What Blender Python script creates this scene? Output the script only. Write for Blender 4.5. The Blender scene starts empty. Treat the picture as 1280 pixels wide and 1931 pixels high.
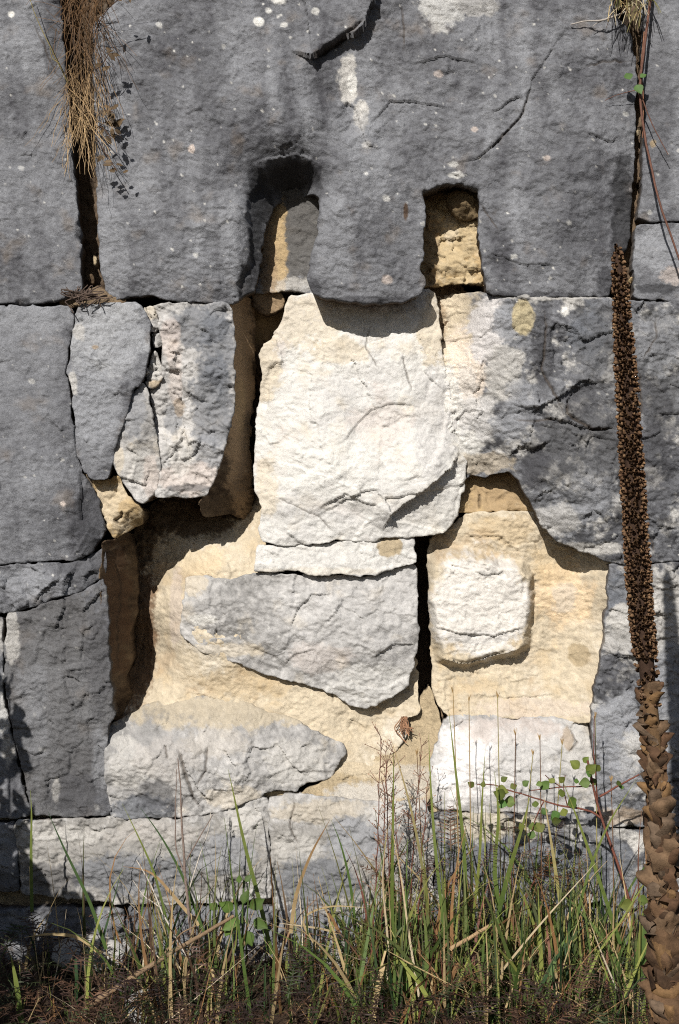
import bpy, math, random
import numpy as np
from mathutils import Vector, Matrix

# ------------------------------------------------------------------ camera, sky, sun, exposure
SC = bpy.context.scene
COL = SC.collection
D = 2.7                       # metres from the lens to the wall face
CX, CZ = 0.0, 0.9655
cam = bpy.data.cameras.new('camera'); camo = bpy.data.objects.new('camera', cam); COL.objects.link(camo)
camo.location = (CX, -D, CZ); camo.rotation_euler = (math.radians(90), 0, 0)
cam.sensor_fit = 'VERTICAL'; cam.sensor_height = 36; cam.lens = 36*D/1.931
cam.clip_start = 0.05; cam.clip_end = 500
SC.camera = camo
SUN_DIR = Vector((0.33, 1.0, -0.70)).normalized()      # the way the light travels
ELEV = math.asin(-SUN_DIR.z)
AZ = math.atan2(-SUN_DIR.x, -SUN_DIR.y)                # bearing of the sun from +Y, clockwise
world = bpy.data.worlds.new('World'); SC.world = world; world.use_nodes = True
wn = world.node_tree.nodes; wl = world.node_tree.links
sky = wn.new('ShaderNodeTexSky'); sky.sky_type = 'NISHITA'; sky.sun_disc = False
sky.sun_elevation = ELEV; sky.sun_rotation = AZ % (2*math.pi)
wl.new(sky.outputs[0], wn['Background'].inputs[0]); wn['Background'].inputs[1].default_value = 0.05
sl = bpy.data.lights.new('sun', 'SUN'); sl.energy = 5.0; sl.angle = math.radians(0.5); sl.color = (1.0, 0.96, 0.90)
so = bpy.data.objects.new('sun', sl); COL.objects.link(so); so.location = (-3, -8, 6)
so.rotation_euler = SUN_DIR.to_track_quat('-Z', 'Y').to_euler()
SC.view_settings.view_transform = 'Standard'; SC.view_settings.look = 'None'
SC.view_settings.exposure = 0.45; SC.view_settings.gamma = 1.0
SC.cycles.max_bounces = 6; SC.cycles.filter_width = 1.1; SC.render.filter_size = 1.1; SC.cycles.use_denoising = False
rnd = random.Random(11)

# ------------------------------------------------------------------ noise
_rs = np.random.RandomState(5)
_pm = np.concatenate([_rs.permutation(256)]*3)
_ang = _rs.rand(256)*2*np.pi; _gx = np.cos(_ang); _gy = np.sin(_ang); _r1 = _rs.rand(256); _r2 = _rs.rand(256); _r3 = _rs.rand(256)

def pn(x, y, seed=0):
    x = np.asarray(x, float)+seed*17.31; y = np.asarray(y, float)-seed*9.77
    xi = np.floor(x).astype(int); yi = np.floor(y).astype(int); fx = x-xi; fy = y-yi
    sx = fx*fx*fx*(fx*(fx*6-15)+10); sy = fy*fy*fy*(fy*(fy*6-15)+10)
    def g(i, j, dx, dy):
        h = _pm[(_pm[(xi+i) & 255]+yi+j+seed*7) & 255]
        return _gx[h]*dx+_gy[h]*dy
    a = g(0, 0, fx, fy); b = g(1, 0, fx-1, fy); c = g(0, 1, fx, fy-1); d = g(1, 1, fx-1, fy-1)
    return 1.5*((a+(b-a)*sx)*(1-sy)+(c+(d-c)*sx)*sy)

def fbm(u, v, s, o=4, seed=0, sv=None, gain=0.5):
    sv = sv or s; r = 0; a = 1.0; t = 0; f = 1.0
    for k in range(o):
        r = r+a*pn(u/s*f, v/sv*f, seed+k*3); t += a; a *= gain; f *= 2.03
    return r/t*1.3

def cells(u, v, s, seed=0):
    """nearest jittered cell: distance, three random numbers, offset from its centre"""
    x = u/s+seed*3.7; y = v/s-seed*5.1
    xi = np.floor(x).astype(int); yi = np.floor(y).astype(int)
    best = np.full(np.shape(x), 9.0); bh = np.zeros(np.shape(x), int); bx = np.zeros(np.shape(x)); by = np.zeros(np.shape(x))
    for i in (-1, 0, 1):
        for j in (-1, 0, 1):
            h = _pm[(_pm[(xi+i) & 255]+yi+j+seed) & 255]
            dx = xi+i+_r1[h]-x; dy = yi+j+_r2[h]-y; d = dx*dx+dy*dy
            m = d < best
            best = np.where(m, d, best); bh = np.where(m, h, bh); bx = np.where(m, dx, bx); by = np.where(m, dy, by)
    return np.sqrt(best), _r1[bh], _r2[bh], _r3[bh], bx, by

def sstep(a, b, x):
    t = np.clip((x-a)/(b-a), 0, 1); return t*t*(3-2*t)

def terrace(t, k):
    q = t*k; f = np.floor(q); return (f+sstep(0.62, 0.98, q-f))/k

def tps(P, u, v):
    P = np.array(P, float)
    if len(P) == 1: return np.full(np.shape(u), P[0, 2])
    q = P[:, :2]/300.0; n = len(P)
    def ker(r2): return np.where(r2 > 1e-12, r2*np.log(np.maximum(r2, 1e-12)), 0)
    K = ker(((q[:, None]-q[None])**2).sum(-1))+np.eye(n)*0.002
    if n < 4:
        w = 1/np.maximum(((u[:, None]-P[None, :, 0])**2+(v[:, None]-P[None, :, 1])**2), 1); return (w*P[None, :, 2]).sum(1)/w.sum(1)
    A = np.zeros((n+3, n+3)); A[:n, :n] = K; A[:n, n] = 1; A[:n, n+1:] = q; A[n, :n] = 1; A[n+1:, :n] = q.T
    s = np.linalg.solve(A, np.concatenate([P[:, 2], np.zeros(3)]))
    U = np.stack([u, v], -1)/300.0; out = np.zeros(len(u))
    for a in range(0, len(u), 20000):
        b = U[a:a+20000]
        out[a:a+20000] = ker(((b[:, None]-q[None])**2).sum(-1))@s[:n]+s[n]+b@s[n+1:]
    return out

# ------------------------------------------------------------------ mesh helpers
def make_mesh(name, V, F, mat, C=None, parent=None, smooth=True):
    me = bpy.data.meshes.new(name)
    V = np.asarray(V, np.float32); F = np.asarray(F, np.int32); k = F.shape[1]
    me.vertices.add(len(V)); me.vertices.foreach_set('co', V.ravel())
    me.loops.add(F.size); me.loops.foreach_set('vertex_index', F.ravel())
    me.polygons.add(len(F)); me.polygons.foreach_set('loop_start', np.arange(0, F.size, k, dtype=np.int32))
    if smooth: me.polygons.foreach_set('use_smooth', np.ones(len(F), bool))
    me.update(); me.validate()
    if C is not None:
        a = me.color_attributes.new('tone', 'FLOAT_COLOR', 'POINT')
        C = np.asarray(C, np.float32)
        if C.shape[1] == 3: C = np.concatenate([C, np.ones((len(C), 1), np.float32)], 1)
        a.data.foreach_set('color', C.ravel())
    me.materials.append(mat)
    o = bpy.data.objects.new(name, me); COL.objects.link(o)
    if parent: o.parent = parent
    return o

def thing(name, label, cat, loc=(0, 0, 0), group=None):
    o = bpy.data.objects.new(name, None); COL.objects.link(o); o.location = loc; o.empty_display_size = 0.05
    o['label'] = label; o['category'] = cat
    if group: o['group'] = group
    return o

def mat(name, rough=0.9, bump=None, var=0.25, vscale=150.0, color=None, spec=0.3, trans=0.0):
    m = bpy.data.materials.new(name); m.use_nodes = True; n = m.node_tree.nodes; l = m.node_tree.links
    b = n['Principled BSDF']; b.inputs['Roughness'].default_value = rough; b.inputs['Specular IOR Level'].default_value = spec
    if color is None:
        a = n.new('ShaderNodeVertexColor'); a.layer_name = 'tone'; src = a.outputs[0]
    else:
        a = n.new('ShaderNodeRGB'); a.outputs[0].default_value = (*color, 1); src = a.outputs[0]
    tc = n.new('ShaderNodeTexCoord')
    t = n.new('ShaderNodeTexNoise'); t.inputs['Scale'].default_value = vscale; t.inputs['Detail'].default_value = 6; t.inputs['Roughness'].default_value = 0.7
    l.new(tc.outputs['Object'], t.inputs['Vector'])
    r = n.new('ShaderNodeMapRange'); r.inputs[1].default_value = 0.25; r.inputs[2].default_value = 0.75; r.inputs[3].default_value = 1-var; r.inputs[4].default_value = 1+var
    l.new(t.outputs[0], r.inputs[0])
    mx = n.new('ShaderNodeMix'); mx.data_type = 'RGBA'; mx.blend_type = 'MULTIPLY'; mx.inputs[0].default_value = 1
    l.new(src, mx.inputs[6]); l.new(r.outputs[0], mx.inputs[7]); l.new(mx.outputs[2], b.inputs['Base Color'])
    if bump:
        prev = None
        for (sc_, dist, st) in bump:
            t2 = n.new('ShaderNodeTexNoise'); t2.inputs['Scale'].default_value = sc_; t2.inputs['Detail'].default_value = 5; t2.inputs['Roughness'].default_value = 0.65
            l.new(tc.outputs['Object'], t2.inputs['Vector'])
            bp = n.new('ShaderNodeBump'); bp.inputs['Distance'].default_value = dist; bp.inputs['Strength'].default_value = st
            l.new(t2.outputs[0], bp.inputs['Height'])
            if prev: l.new(prev.outputs[0], bp.inputs['Normal'])
            prev = bp
        l.new(prev.outputs[0], b.inputs['Normal'])
    if trans:
        tr = n.new('ShaderNodeBsdfTranslucent'); ms = n.new('ShaderNodeMixShader'); ms.inputs[0].default_value = trans
        l.new(mx.outputs[2], tr.inputs[0]); l.new(b.outputs[0], ms.inputs[1]); l.new(tr.outputs[0], ms.inputs[2])
        l.new(ms.outputs[0], n['Material Output'].inputs[0])
    return m

M_STONE = mat('weathered_limestone', 0.92, [(150, 0.003, 0.4), (480, 0.0024, 0.8)], 0.45, 420, spec=0.2)
M_PALE = mat('broken_limestone', 0.92, [(140, 0.0035, 0.4), (520, 0.0020, 0.7)], 0.22, 420, spec=0.2)
M_DIRT = mat('dry_earth', 0.95, [(60, 0.01, 0.6), (300, 0.003, 0.6)], 0.45, 120, color=(0.10, 0.075, 0.05), spec=0.1)
M_PLANT = mat('plant_matter', 0.6, None, 0.25, 90, spec=0.25, trans=0.25)
M_BARK = mat('dry_stem', 0.85, [(400, 0.002, 0.6)], 0.35, 180, spec=0.15)

# ------------------------------------------------------------------ stone colours (linear albedo)
PAL = dict(gray=(.110, .117, .132), lgray=(.205, .210, .224), dgray=(.045, .045, .05), black=(.022, .022, .024),
           white=(.53, .517, .485), bluish=(.43, .418, .405), pink=(.44, .375, .335), cream=(.455, .39, .29), ochre=(.37, .27, .145),
           tan=(.25, .18, .11), brown=(.06, .036, .021), sand=(.30, .24, .155), lich=(.55, .54, .51), dirt=(.09, .065, .045), pale=(.40, .385, .36))  # brown is set darker so shaded recesses carry their shade in the colour
PAL = {k: np.array(v) for k, v in PAL.items()}

def lerp(a, b, t):
    t = np.clip(np.asarray(t), 0, 1)[:, None]; return a*(1-t)+b*t

def base_color(kind, u, v, s):
    n1 = fbm(u, v, 170, 4, s+1); n2 = fbm(u+30*fbm(u, v, 200, 2, s+17), v, 38, 4, s+2, sv=620)*np.clip(.6+1.2*fbm(u, v, 240, 2, s+18), 0, 1.3); n3 = fbm(u, v, 14, 4, s+3, gain=.65); n4 = fbm(u, v, 60, 4, s+4)
    G = lambda k: PAL[k][None]
    one = np.ones((len(u), 1))
    if kind == 'gray':
        c = lerp(G('dgray')*1.25, G('lgray'), .42+.42*n1+.40*n2+.34*n3)
        c = lerp(c, G('tan')*.8, sstep(.25, .8, n4)*.22)
    elif kind == 'mixed':
        c = lerp(G('dgray'), G('lgray'), .45+.5*n1+.5*n3)
        c = lerp(c, G('pale'), sstep(.05, .55, n4+.5*n3)*.75)
        c = lerp(c, G('black')*1.5, sstep(.0, .4, fbm(u, v, 48, 5, s+7, gain=.7))*.8)
    elif kind == 'white':
        c = lerp(G('bluish'), G('white'), .62+.7*n1+.35*n3)
        c = lerp(c, G('cream'), sstep(.1, .7, n4+.2*n3)*.45)
        c = lerp(c, G('pink'), sstep(.25, .7, fbm(u, v, 75, 4, s+9))*.4)
    elif kind == 'palegray':
        c = lerp(G('bluish')*.42, G('bluish')*1.0, .5+.6*n1+.6*n3)
        c = lerp(c, G('cream')*.9, sstep(.2, .8, n4+.3*n3)*.45)
    elif kind == 'cream':
        n5 = fbm(u, v, 26, 4, s+8, gain=.7)
        c = lerp(G('cream')*.72, G('cream')*1.12, .5+.7*n3+.3*n5)
        c = lerp(c, G('white'), sstep(0, .6, n1+.4*n3)*.4)
        c = lerp(c, G('ochre'), sstep(.05, .6, n4+.4*n3)*.4)
        c = lerp(c, G('tan')*1.2, sstep(.15, .7, fbm(u, v, 90, 4, s+9)+.4*n5)*.5)
    elif kind == 'ochre':
        c = lerp(G('ochre')*.7, G('ochre')*1.15, .5+.5*n3+.3*n4)
        c = lerp(c, G('cream'), sstep(.1, .5, n3+.4*n1)*.45)
    elif kind == 'brown':
        c = lerp(G('brown')*.7, G('tan'), .3+.4*n3+.3*n4)
    elif kind == 'sand':
        c = lerp(G('sand')*.75, G('sand')*1.2, .5+.7*n3)
    if kind in ('gray', 'mixed', 'palegray'):
        d, a, b, e, _, _ = cells(u+3*n3, v+3*n3, 17, s+5)
        c = lerp(c, G('lich')*(.6+.4*a[:, None]), sstep(.16, .08, d/(.2+b))*(e > .91)*.7)
        d, a, b, e, _, _ = cells(u+4*n3, v+4*n3, 55, s+6)
        c = lerp(c, G('lich')*.85, sstep(.11, .07, d/(.15+b))*(e > .88)*.6)
    return c*one

def paint(c, u, v, items, s):
    w1 = fbm(u, v, 40, 4, s+31, gain=.6); w2 = fbm(u, v, 10, 4, s+37, gain=.75)
    for k, (pu, pv, ru, rv, col, al, *rest) in enumerate(items):
        soft = rest[0] if rest else .17
        r = np.hypot((u-pu)/ru, (v-pv)/rv)+(.5*w1*(1 if k % 2 else -1)+.32*w2)*(rest[1] if len(rest) > 1 else 1)
        m = sstep(1+soft, 1-soft, r)*al
        tgt = (PAL[col] if isinstance(col, str) else np.array(col))[None]*(1+.22*w2+.12*w1)[:, None]
        c = lerp(c, tgt, m)
    return c

def seg_dist(u, v, line):
    """distance to an open polyline, signed side (left of travel > 0), position along it 0..1"""
    L = np.array(line, float); dl = np.hypot(*(L[1:]-L[:-1]).T); tot = dl.sum(); acc = 0
    bd = np.full(len(u), 1e9); bs = np.zeros(len(u)); bt = np.zeros(len(u))
    for i in range(len(L)-1):
        a = L[i]; e = L[i+1]-a; t = np.clip(((u-a[0])*e[0]+(v-a[1])*e[1])/(e@e), 0, 1)
        dx = u-a[0]-t*e[0]; dy = v-a[1]-t*e[1]; d = np.hypot(dx, dy)
        s = -(e[0]*(v-a[1])-e[1]*(u-a[0]))
        m = d < bd; bd = np.where(m, d, bd); bs = np.where(m, np.sign(s), bs); bt = np.where(m, (acc+t*dl[i])/tot, bt)
        acc += dl[i]
    return bd, bs, bt

def grid_sdf(poly, u0, v0, nu, nv, g, R):
    """distance to the outline (clipped at R) and inside mask on a regular grid, plus nearest outline point"""
    dist = np.full((nv, nu), 1e6); nx = np.zeros((nv, nu)); ny = np.zeros((nv, nu)); flip = np.zeros((nv, nu+1), np.int32)
    us = u0+np.arange(nu)*g; vs = v0+np.arange(nv)*g
    n = len(poly)
    for i in range(n):
        a = poly[i]; b = poly[(i+1) % n]
        lo = np.minimum(a, b)-R; hi = np.maximum(a, b)+R
        i0 = max(0, int((lo[0]-u0)/g)); i1 = min(nu, int((hi[0]-u0)/g)+2); j0 = max(0, int((lo[1]-v0)/g)); j1 = min(nv, int((hi[1]-v0)/g)+2)
        if i1 > i0 and j1 > j0:
            U, W = np.meshgrid(us[i0:i1], vs[j0:j1]); e = b-a; t = np.clip(((U-a[0])*e[0]+(W-a[1])*e[1])/max(e@e, 1e-9), 0, 1)
            px = a[0]+t*e[0]; py = a[1]+t*e[1]; d = np.hypot(U-px, W-py); S = np.s_[j0:j1, i0:i1]; m = d < dist[S]
            dist[S] = np.where(m, d, dist[S]); nx[S] = np.where(m, px, nx[S]); ny[S] = np.where(m, py, ny[S])
        if a[1] != b[1]:
            y0, y1 = min(a[1], b[1]), max(a[1], b[1]); js = np.nonzero((vs >= y0) & (vs < y1))[0]
            if len(js):
                xs = a[0]+(vs[js]-a[1])/(b[1]-a[1])*(b[0]-a[0]); ii = np.clip(np.ceil((xs-u0)/g).astype(int), 0, nu)
                np.add.at(flip, (js, ii), 1)
    inside = (np.cumsum(flip, 1)[:, :nu] % 2) == 1
    return dist, inside, nx, ny

wall = thing('stone_wall', 'tall weathered grey block wall with a broken pale hollow in its middle', 'wall', (0, 0, 0))
_count = [0]

def stone(poly, pts, kind='gray', R=12, jag=2.2, g=2.1, big=3, mid=3, fine=1.2, terr=4, tscale=60, facet=0, fscale=45, paints=(), cracks=(), steps=(),
          bosses=(), chips=None, chipamt=1.0, back=240, side='dirt', grow=1.8, d0=None, label=None, seed=None, name='stone', sidekind=None):
    _count[0] += 1; s = seed if seed is not None else _count[0]*13 % 97
    if chips is None: ex = np.ptp(np.array(poly, float), axis=0); chips = int(min(170, ex[0]*ex[1]/2400)) if g < 5 and kind in ('gray', 'mixed', 'palegray', 'white', 'cream', 'ochre') else 0
    R *= .55; P = np.array(poly, float); pts = [(0, 0, pts)] if np.isscalar(pts) else pts
    # outline: resample and roughen
    Q = []; n = len(P)
    stepl = max(5.0, g*1.6)
    for i in range(n):
        a = P[i]; b = P[(i+1) % n]; L = np.hypot(*(b-a)); k = max(1, int(L/stepl))
        for j in range(k): Q.append(a+(b-a)*j/k)
    Q = np.array(Q)
    for it in range(1): Q = .5*Q+.25*np.roll(Q, 1, 0)+.25*np.roll(Q, -1, 0)
    ar = np.sum(Q[:, 0]*np.roll(Q[:, 1], -1)-np.roll(Q[:, 0], -1)*Q[:, 1]); tg = np.roll(Q, -1, 0)-np.roll(Q, 1, 0); tg /= np.maximum(np.hypot(*tg.T), 1e-6)[:, None]
    Q = Q+np.sign(ar)*grow*np.stack([tg[:, 1], -tg[:, 0]], 1)
    c1_ = cells(Q[:, 0], Q[:, 1], 19, s+5); Q = Q+jag*.9*np.stack([c1_[1]-.5, c1_[2]-.5], 1)*2
    Q[:, 0] += jag*(fbm(Q[:, 0], Q[:, 1], 55, 2, s+50)+.9*fbm(Q[:, 0], Q[:, 1], 16, 3, s+51))
    Q[:, 1] += jag*(fbm(Q[:, 0], Q[:, 1], 55, 2, s+52)+.9*fbm(Q[:, 0], Q[:, 1], 16, 3, s+53))
    u0, v0 = Q.min(0)-2*g; nu, nv = (np.ceil((Q.max(0)+2*g-np.array([u0, v0]))/g).astype(int)+1)
    dist, ins, nx, ny = grid_sdf(Q, u0, v0, nu, nv, g, max(R*1.8, 4*g)+2)
    # keep the cells that touch the inside; outside corners are drawn onto the outline
    c = ins[:-1, :-1].astype(int)+ins[1:, :-1]+ins[:-1, 1:]+ins[1:, 1:]
    jj, ii = np.nonzero(c >= 2)
    quads = np.stack([jj*nu+ii, (jj+1)*nu+ii, (jj+1)*nu+ii+1, jj*nu+ii+1], 1)
    used = np.unique(quads); remap = np.full(nu*nv, -1); remap[used] = np.arange(len(used)); F = remap[quads]
    U, W = np.meshgrid(u0+np.arange(nu)*g, v0+np.arange(nv)*g)
    U = U.ravel()[used]; W = W.ravel()[used]; I = ins.ravel()[used]; dd = dist.ravel()[used]
    ed = np.sort(np.concatenate([F[:, [0, 1]], F[:, [1, 2]], F[:, [2, 3]], F[:, [3, 0]]]), 1)
    _, inv, cnt = np.unique(ed[:, 0].astype(np.int64)*len(U)+ed[:, 1], return_inverse=True, return_counts=True)
    be = np.concatenate([F[:, [0, 1]], F[:, [1, 2]], F[:, [2, 3]], F[:, [3, 0]]])[cnt[inv] == 1]
    bv = np.unique(be); isb = np.zeros(len(U), bool); isb[bv] = True
    snap = (~I) | (isb & (dd < g*1.5))
    U = np.where(snap, nx.ravel()[used], U); W = np.where(snap, ny.ravel()[used], W); dd = np.where(snap, 0, dd)
    # depth
    wu = U+5*fbm(U, W, 40, 3, s+11); wv = W+5*fbm(U, W, 40, 3, s+12)
    h = tps(pts, U, W)
    if big: h = h+big*fbm(U, W, 190, 2, s+20)
    if mid: h = h+mid*fbm(U, W, 60, 3, s+21)
    if terr:
        t = fbm(wu, wv*1.25, tscale, 4, s+22, gain=.55); h = h+terr*terrace(t, 3.2)
        t = fbm(wu, wv*1.5, tscale*.42, 3, s+23, gain=.55); h = h+terr*.4*terrace(t, 3.0)
    if facet:
        d, a, b, e, bx, by = cells(wu+6*fbm(U, W, 15, 2, s+8), wv, fscale, s)
        h = h+facet*((a-.5)*bx*2+(b-.5)*by*2+(e-.5)*.9)
    if fine: h = h+fine*np.clip(.85+.9*fbm(U, W, 130, 3, s+29), .3, 1.6)*(1.15*fbm(U, W*1.3, 9, 3, s+24, gain=.8)-.9*np.abs(fbm(wu*.9, wv*1.6, 22, 4, s+27, gain=.6)))
    wu = U+3.5*fbm(U, W, 26, 3, s+14, gain=.6); wv = W+3.5*fbm(U, W, 26, 3, s+15, gain=.6)
    rr_ = random.Random(s*7+1); auto = []
    if chips < 0: chips = 0
    for _k in range(chips):
        j_ = rr_.randrange(len(U)); L_ = rr_.uniform(10, 44); a_ = rr_.gauss(0, .5)+(math.pi if rr_.random() < .3 else 0); q_ = [(U[j_], W[j_])]
        for _m in range(4): a_ += rr_.gauss(0, .55); q_.append((q_[-1][0]+L_/4*math.cos(a_), q_[-1][1]+L_/4*math.sin(a_)))
        auto.append((q_, rr_.uniform(1.3, 4.2)*chipamt, rr_.uniform(8, 30)))
    for (line, amt, fall) in auto:
        B_ = np.array(line); m_ = np.nonzero((wu > B_[:, 0].min()-fall*3) & (wu < B_[:, 0].max()+fall*3) & (wv > B_[:, 1].min()-fall*3) & (wv < B_[:, 1].max()+fall*3))[0]
        if len(m_) == 0: continue
        d, sd, t = seg_dist(wu[m_], wv[m_], line); cap = np.clip(np.minimum(t, 1-t)*4, 0, 1)
        h[m_] -= amt*np.where(sd >= 0, np.exp(-d/fall), 0)*cap
    for (line, amt, fall) in steps:
        d, sd, t = seg_dist(wu, wv, line)
        h = h-amt*np.where(sd >= 0, np.exp(-d/fall), 0)*np.clip(np.minimum(t, 1-t)*6, 0, 1)
    crk = np.zeros(len(U))
    for (line, wd, dp) in cracks:
        d, sd, t = seg_dist(wu, wv, line); ta = np.clip(np.minimum(t, 1-t)*5, .15, 1)
        k = np.exp(-(d/(wd*ta))**2); h = h+dp*k*ta; crk = np.maximum(crk, k*ta)
    for (bp, amt, wd) in bosses:
        b = np.array(bp, float); d, _, _ = seg_dist(wu, wv, np.vstack([b, b[:1]]))
        ins2 = np.zeros(len(U), bool)
        for i in range(len(b)):
            p, q = b[i], b[(i+1) % len(b)]
            if p[1] != q[1]:
                cr = ((p[1] <= wv) != (q[1] <= wv)) & (wu < p[0]+(wv-p[1])/(q[1]-p[1])*(q[0]-p[0])); ins2 ^= cr
        sdv = np.where(ins2, d, -d); h = h-amt*sstep(-wd*.5, wd*.5, sdv)
    if R:
        Rl = R*(.3+.35*fbm(U, W, 24, 3, s+28)+1.9*sstep(.22, .6, fbm(U, W, 46, 3, s+26))); e = np.clip(1-dd/np.maximum(Rl, 2), 0, 1)
        h = h+np.maximum(Rl, 2)*.8*(1-np.sqrt(np.maximum(1-e*e, 0)))
    # colour
    c = paint(base_color(kind, U, W, s), U, W, paints, s)
    c = lerp(c, PAL['dirt'][None]*.5, crk*.75)
    c = np.clip(c, .012, .8)
    dn = float(np.mean(h)) if d0 is None else d0
    k = (D*1000+dn)/(D*1000)
    X = (U-640)*k/1000; Z = CZ+(965.5-W)*k/1000; Y = h/1000
    V = np.stack([X, Y, Z], 1)
    # sides
    bi = np.full(len(U), -1); bi[bv] = np.arange(len(bv)); m = len(bv)
    nrm = np.zeros((len(U), 2)); e = np.stack([X, Z], 1)[be[:, 1]]-np.stack([X, Z], 1)[be[:, 0]]
    pn_ = np.stack([-e[:, 1], e[:, 0]], 1)
    np.add.at(nrm, be[:, 0], pn_); np.add.at(nrm, be[:, 1], pn_)
    N = nrm[bv]; N = N/np.maximum(np.hypot(*N.T), 1e-9)[:, None]
    ctr = np.stack([X, Z], 1)[bv]
    VV = [V]; CC = [c]; FF = [F]; prev = bv; off = len(V)
    bd = max(back/1000, 0.02)
    sc_col = PAL[side][None]
    for r, (dy, inn) in enumerate(((.012, .0012), (.05, .004), (.12, .007), (bd, .012))):
        ring = np.empty((m, 3)); j = 0.0022*fbm(U[bv]+r*31, W[bv]+r*17, 14, 2, s+60)
        # outline normals point out of the stone or into it depending on winding: test once
        ring[:, 0] = ctr[:, 0]+N[:, 0]*(inn+j); ring[:, 2] = ctr[:, 1]+N[:, 1]*(inn+j); ring[:, 1] = (Y[bv]+dy) if r < 3 else np.maximum(Y[bv]+.13, bd)
        VV.append(ring); w = (.35, .9, 1, 1)[r]
        CC.append(c[bv]*(1-w)+sc_col*(1+.3*fbm(U[bv], W[bv]+r*40, 20, 3, s+61))[:, None]*w)
        cur = off+np.arange(m)
        p = prev[bi[be]] if r else be
        q = cur[bi[be]]
        FF.append(np.stack([p[:, 1], p[:, 0], q[:, 0], q[:, 1]], 1)); prev = cur; off += m
    o = make_mesh(name, np.concatenate(VV), np.concatenate(FF), M_PALE if kind in ('white', 'cream', 'ochre', 'palegray') else M_STONE, np.concatenate(CC), wall)
    if label: o['label'] = label
    return o

# ------------------------------------------------------------------ the wall, stone by stone (outlines in millimetres: right of -640, down from 1931)
T = -100; LE = -200; RI = 1470
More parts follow.
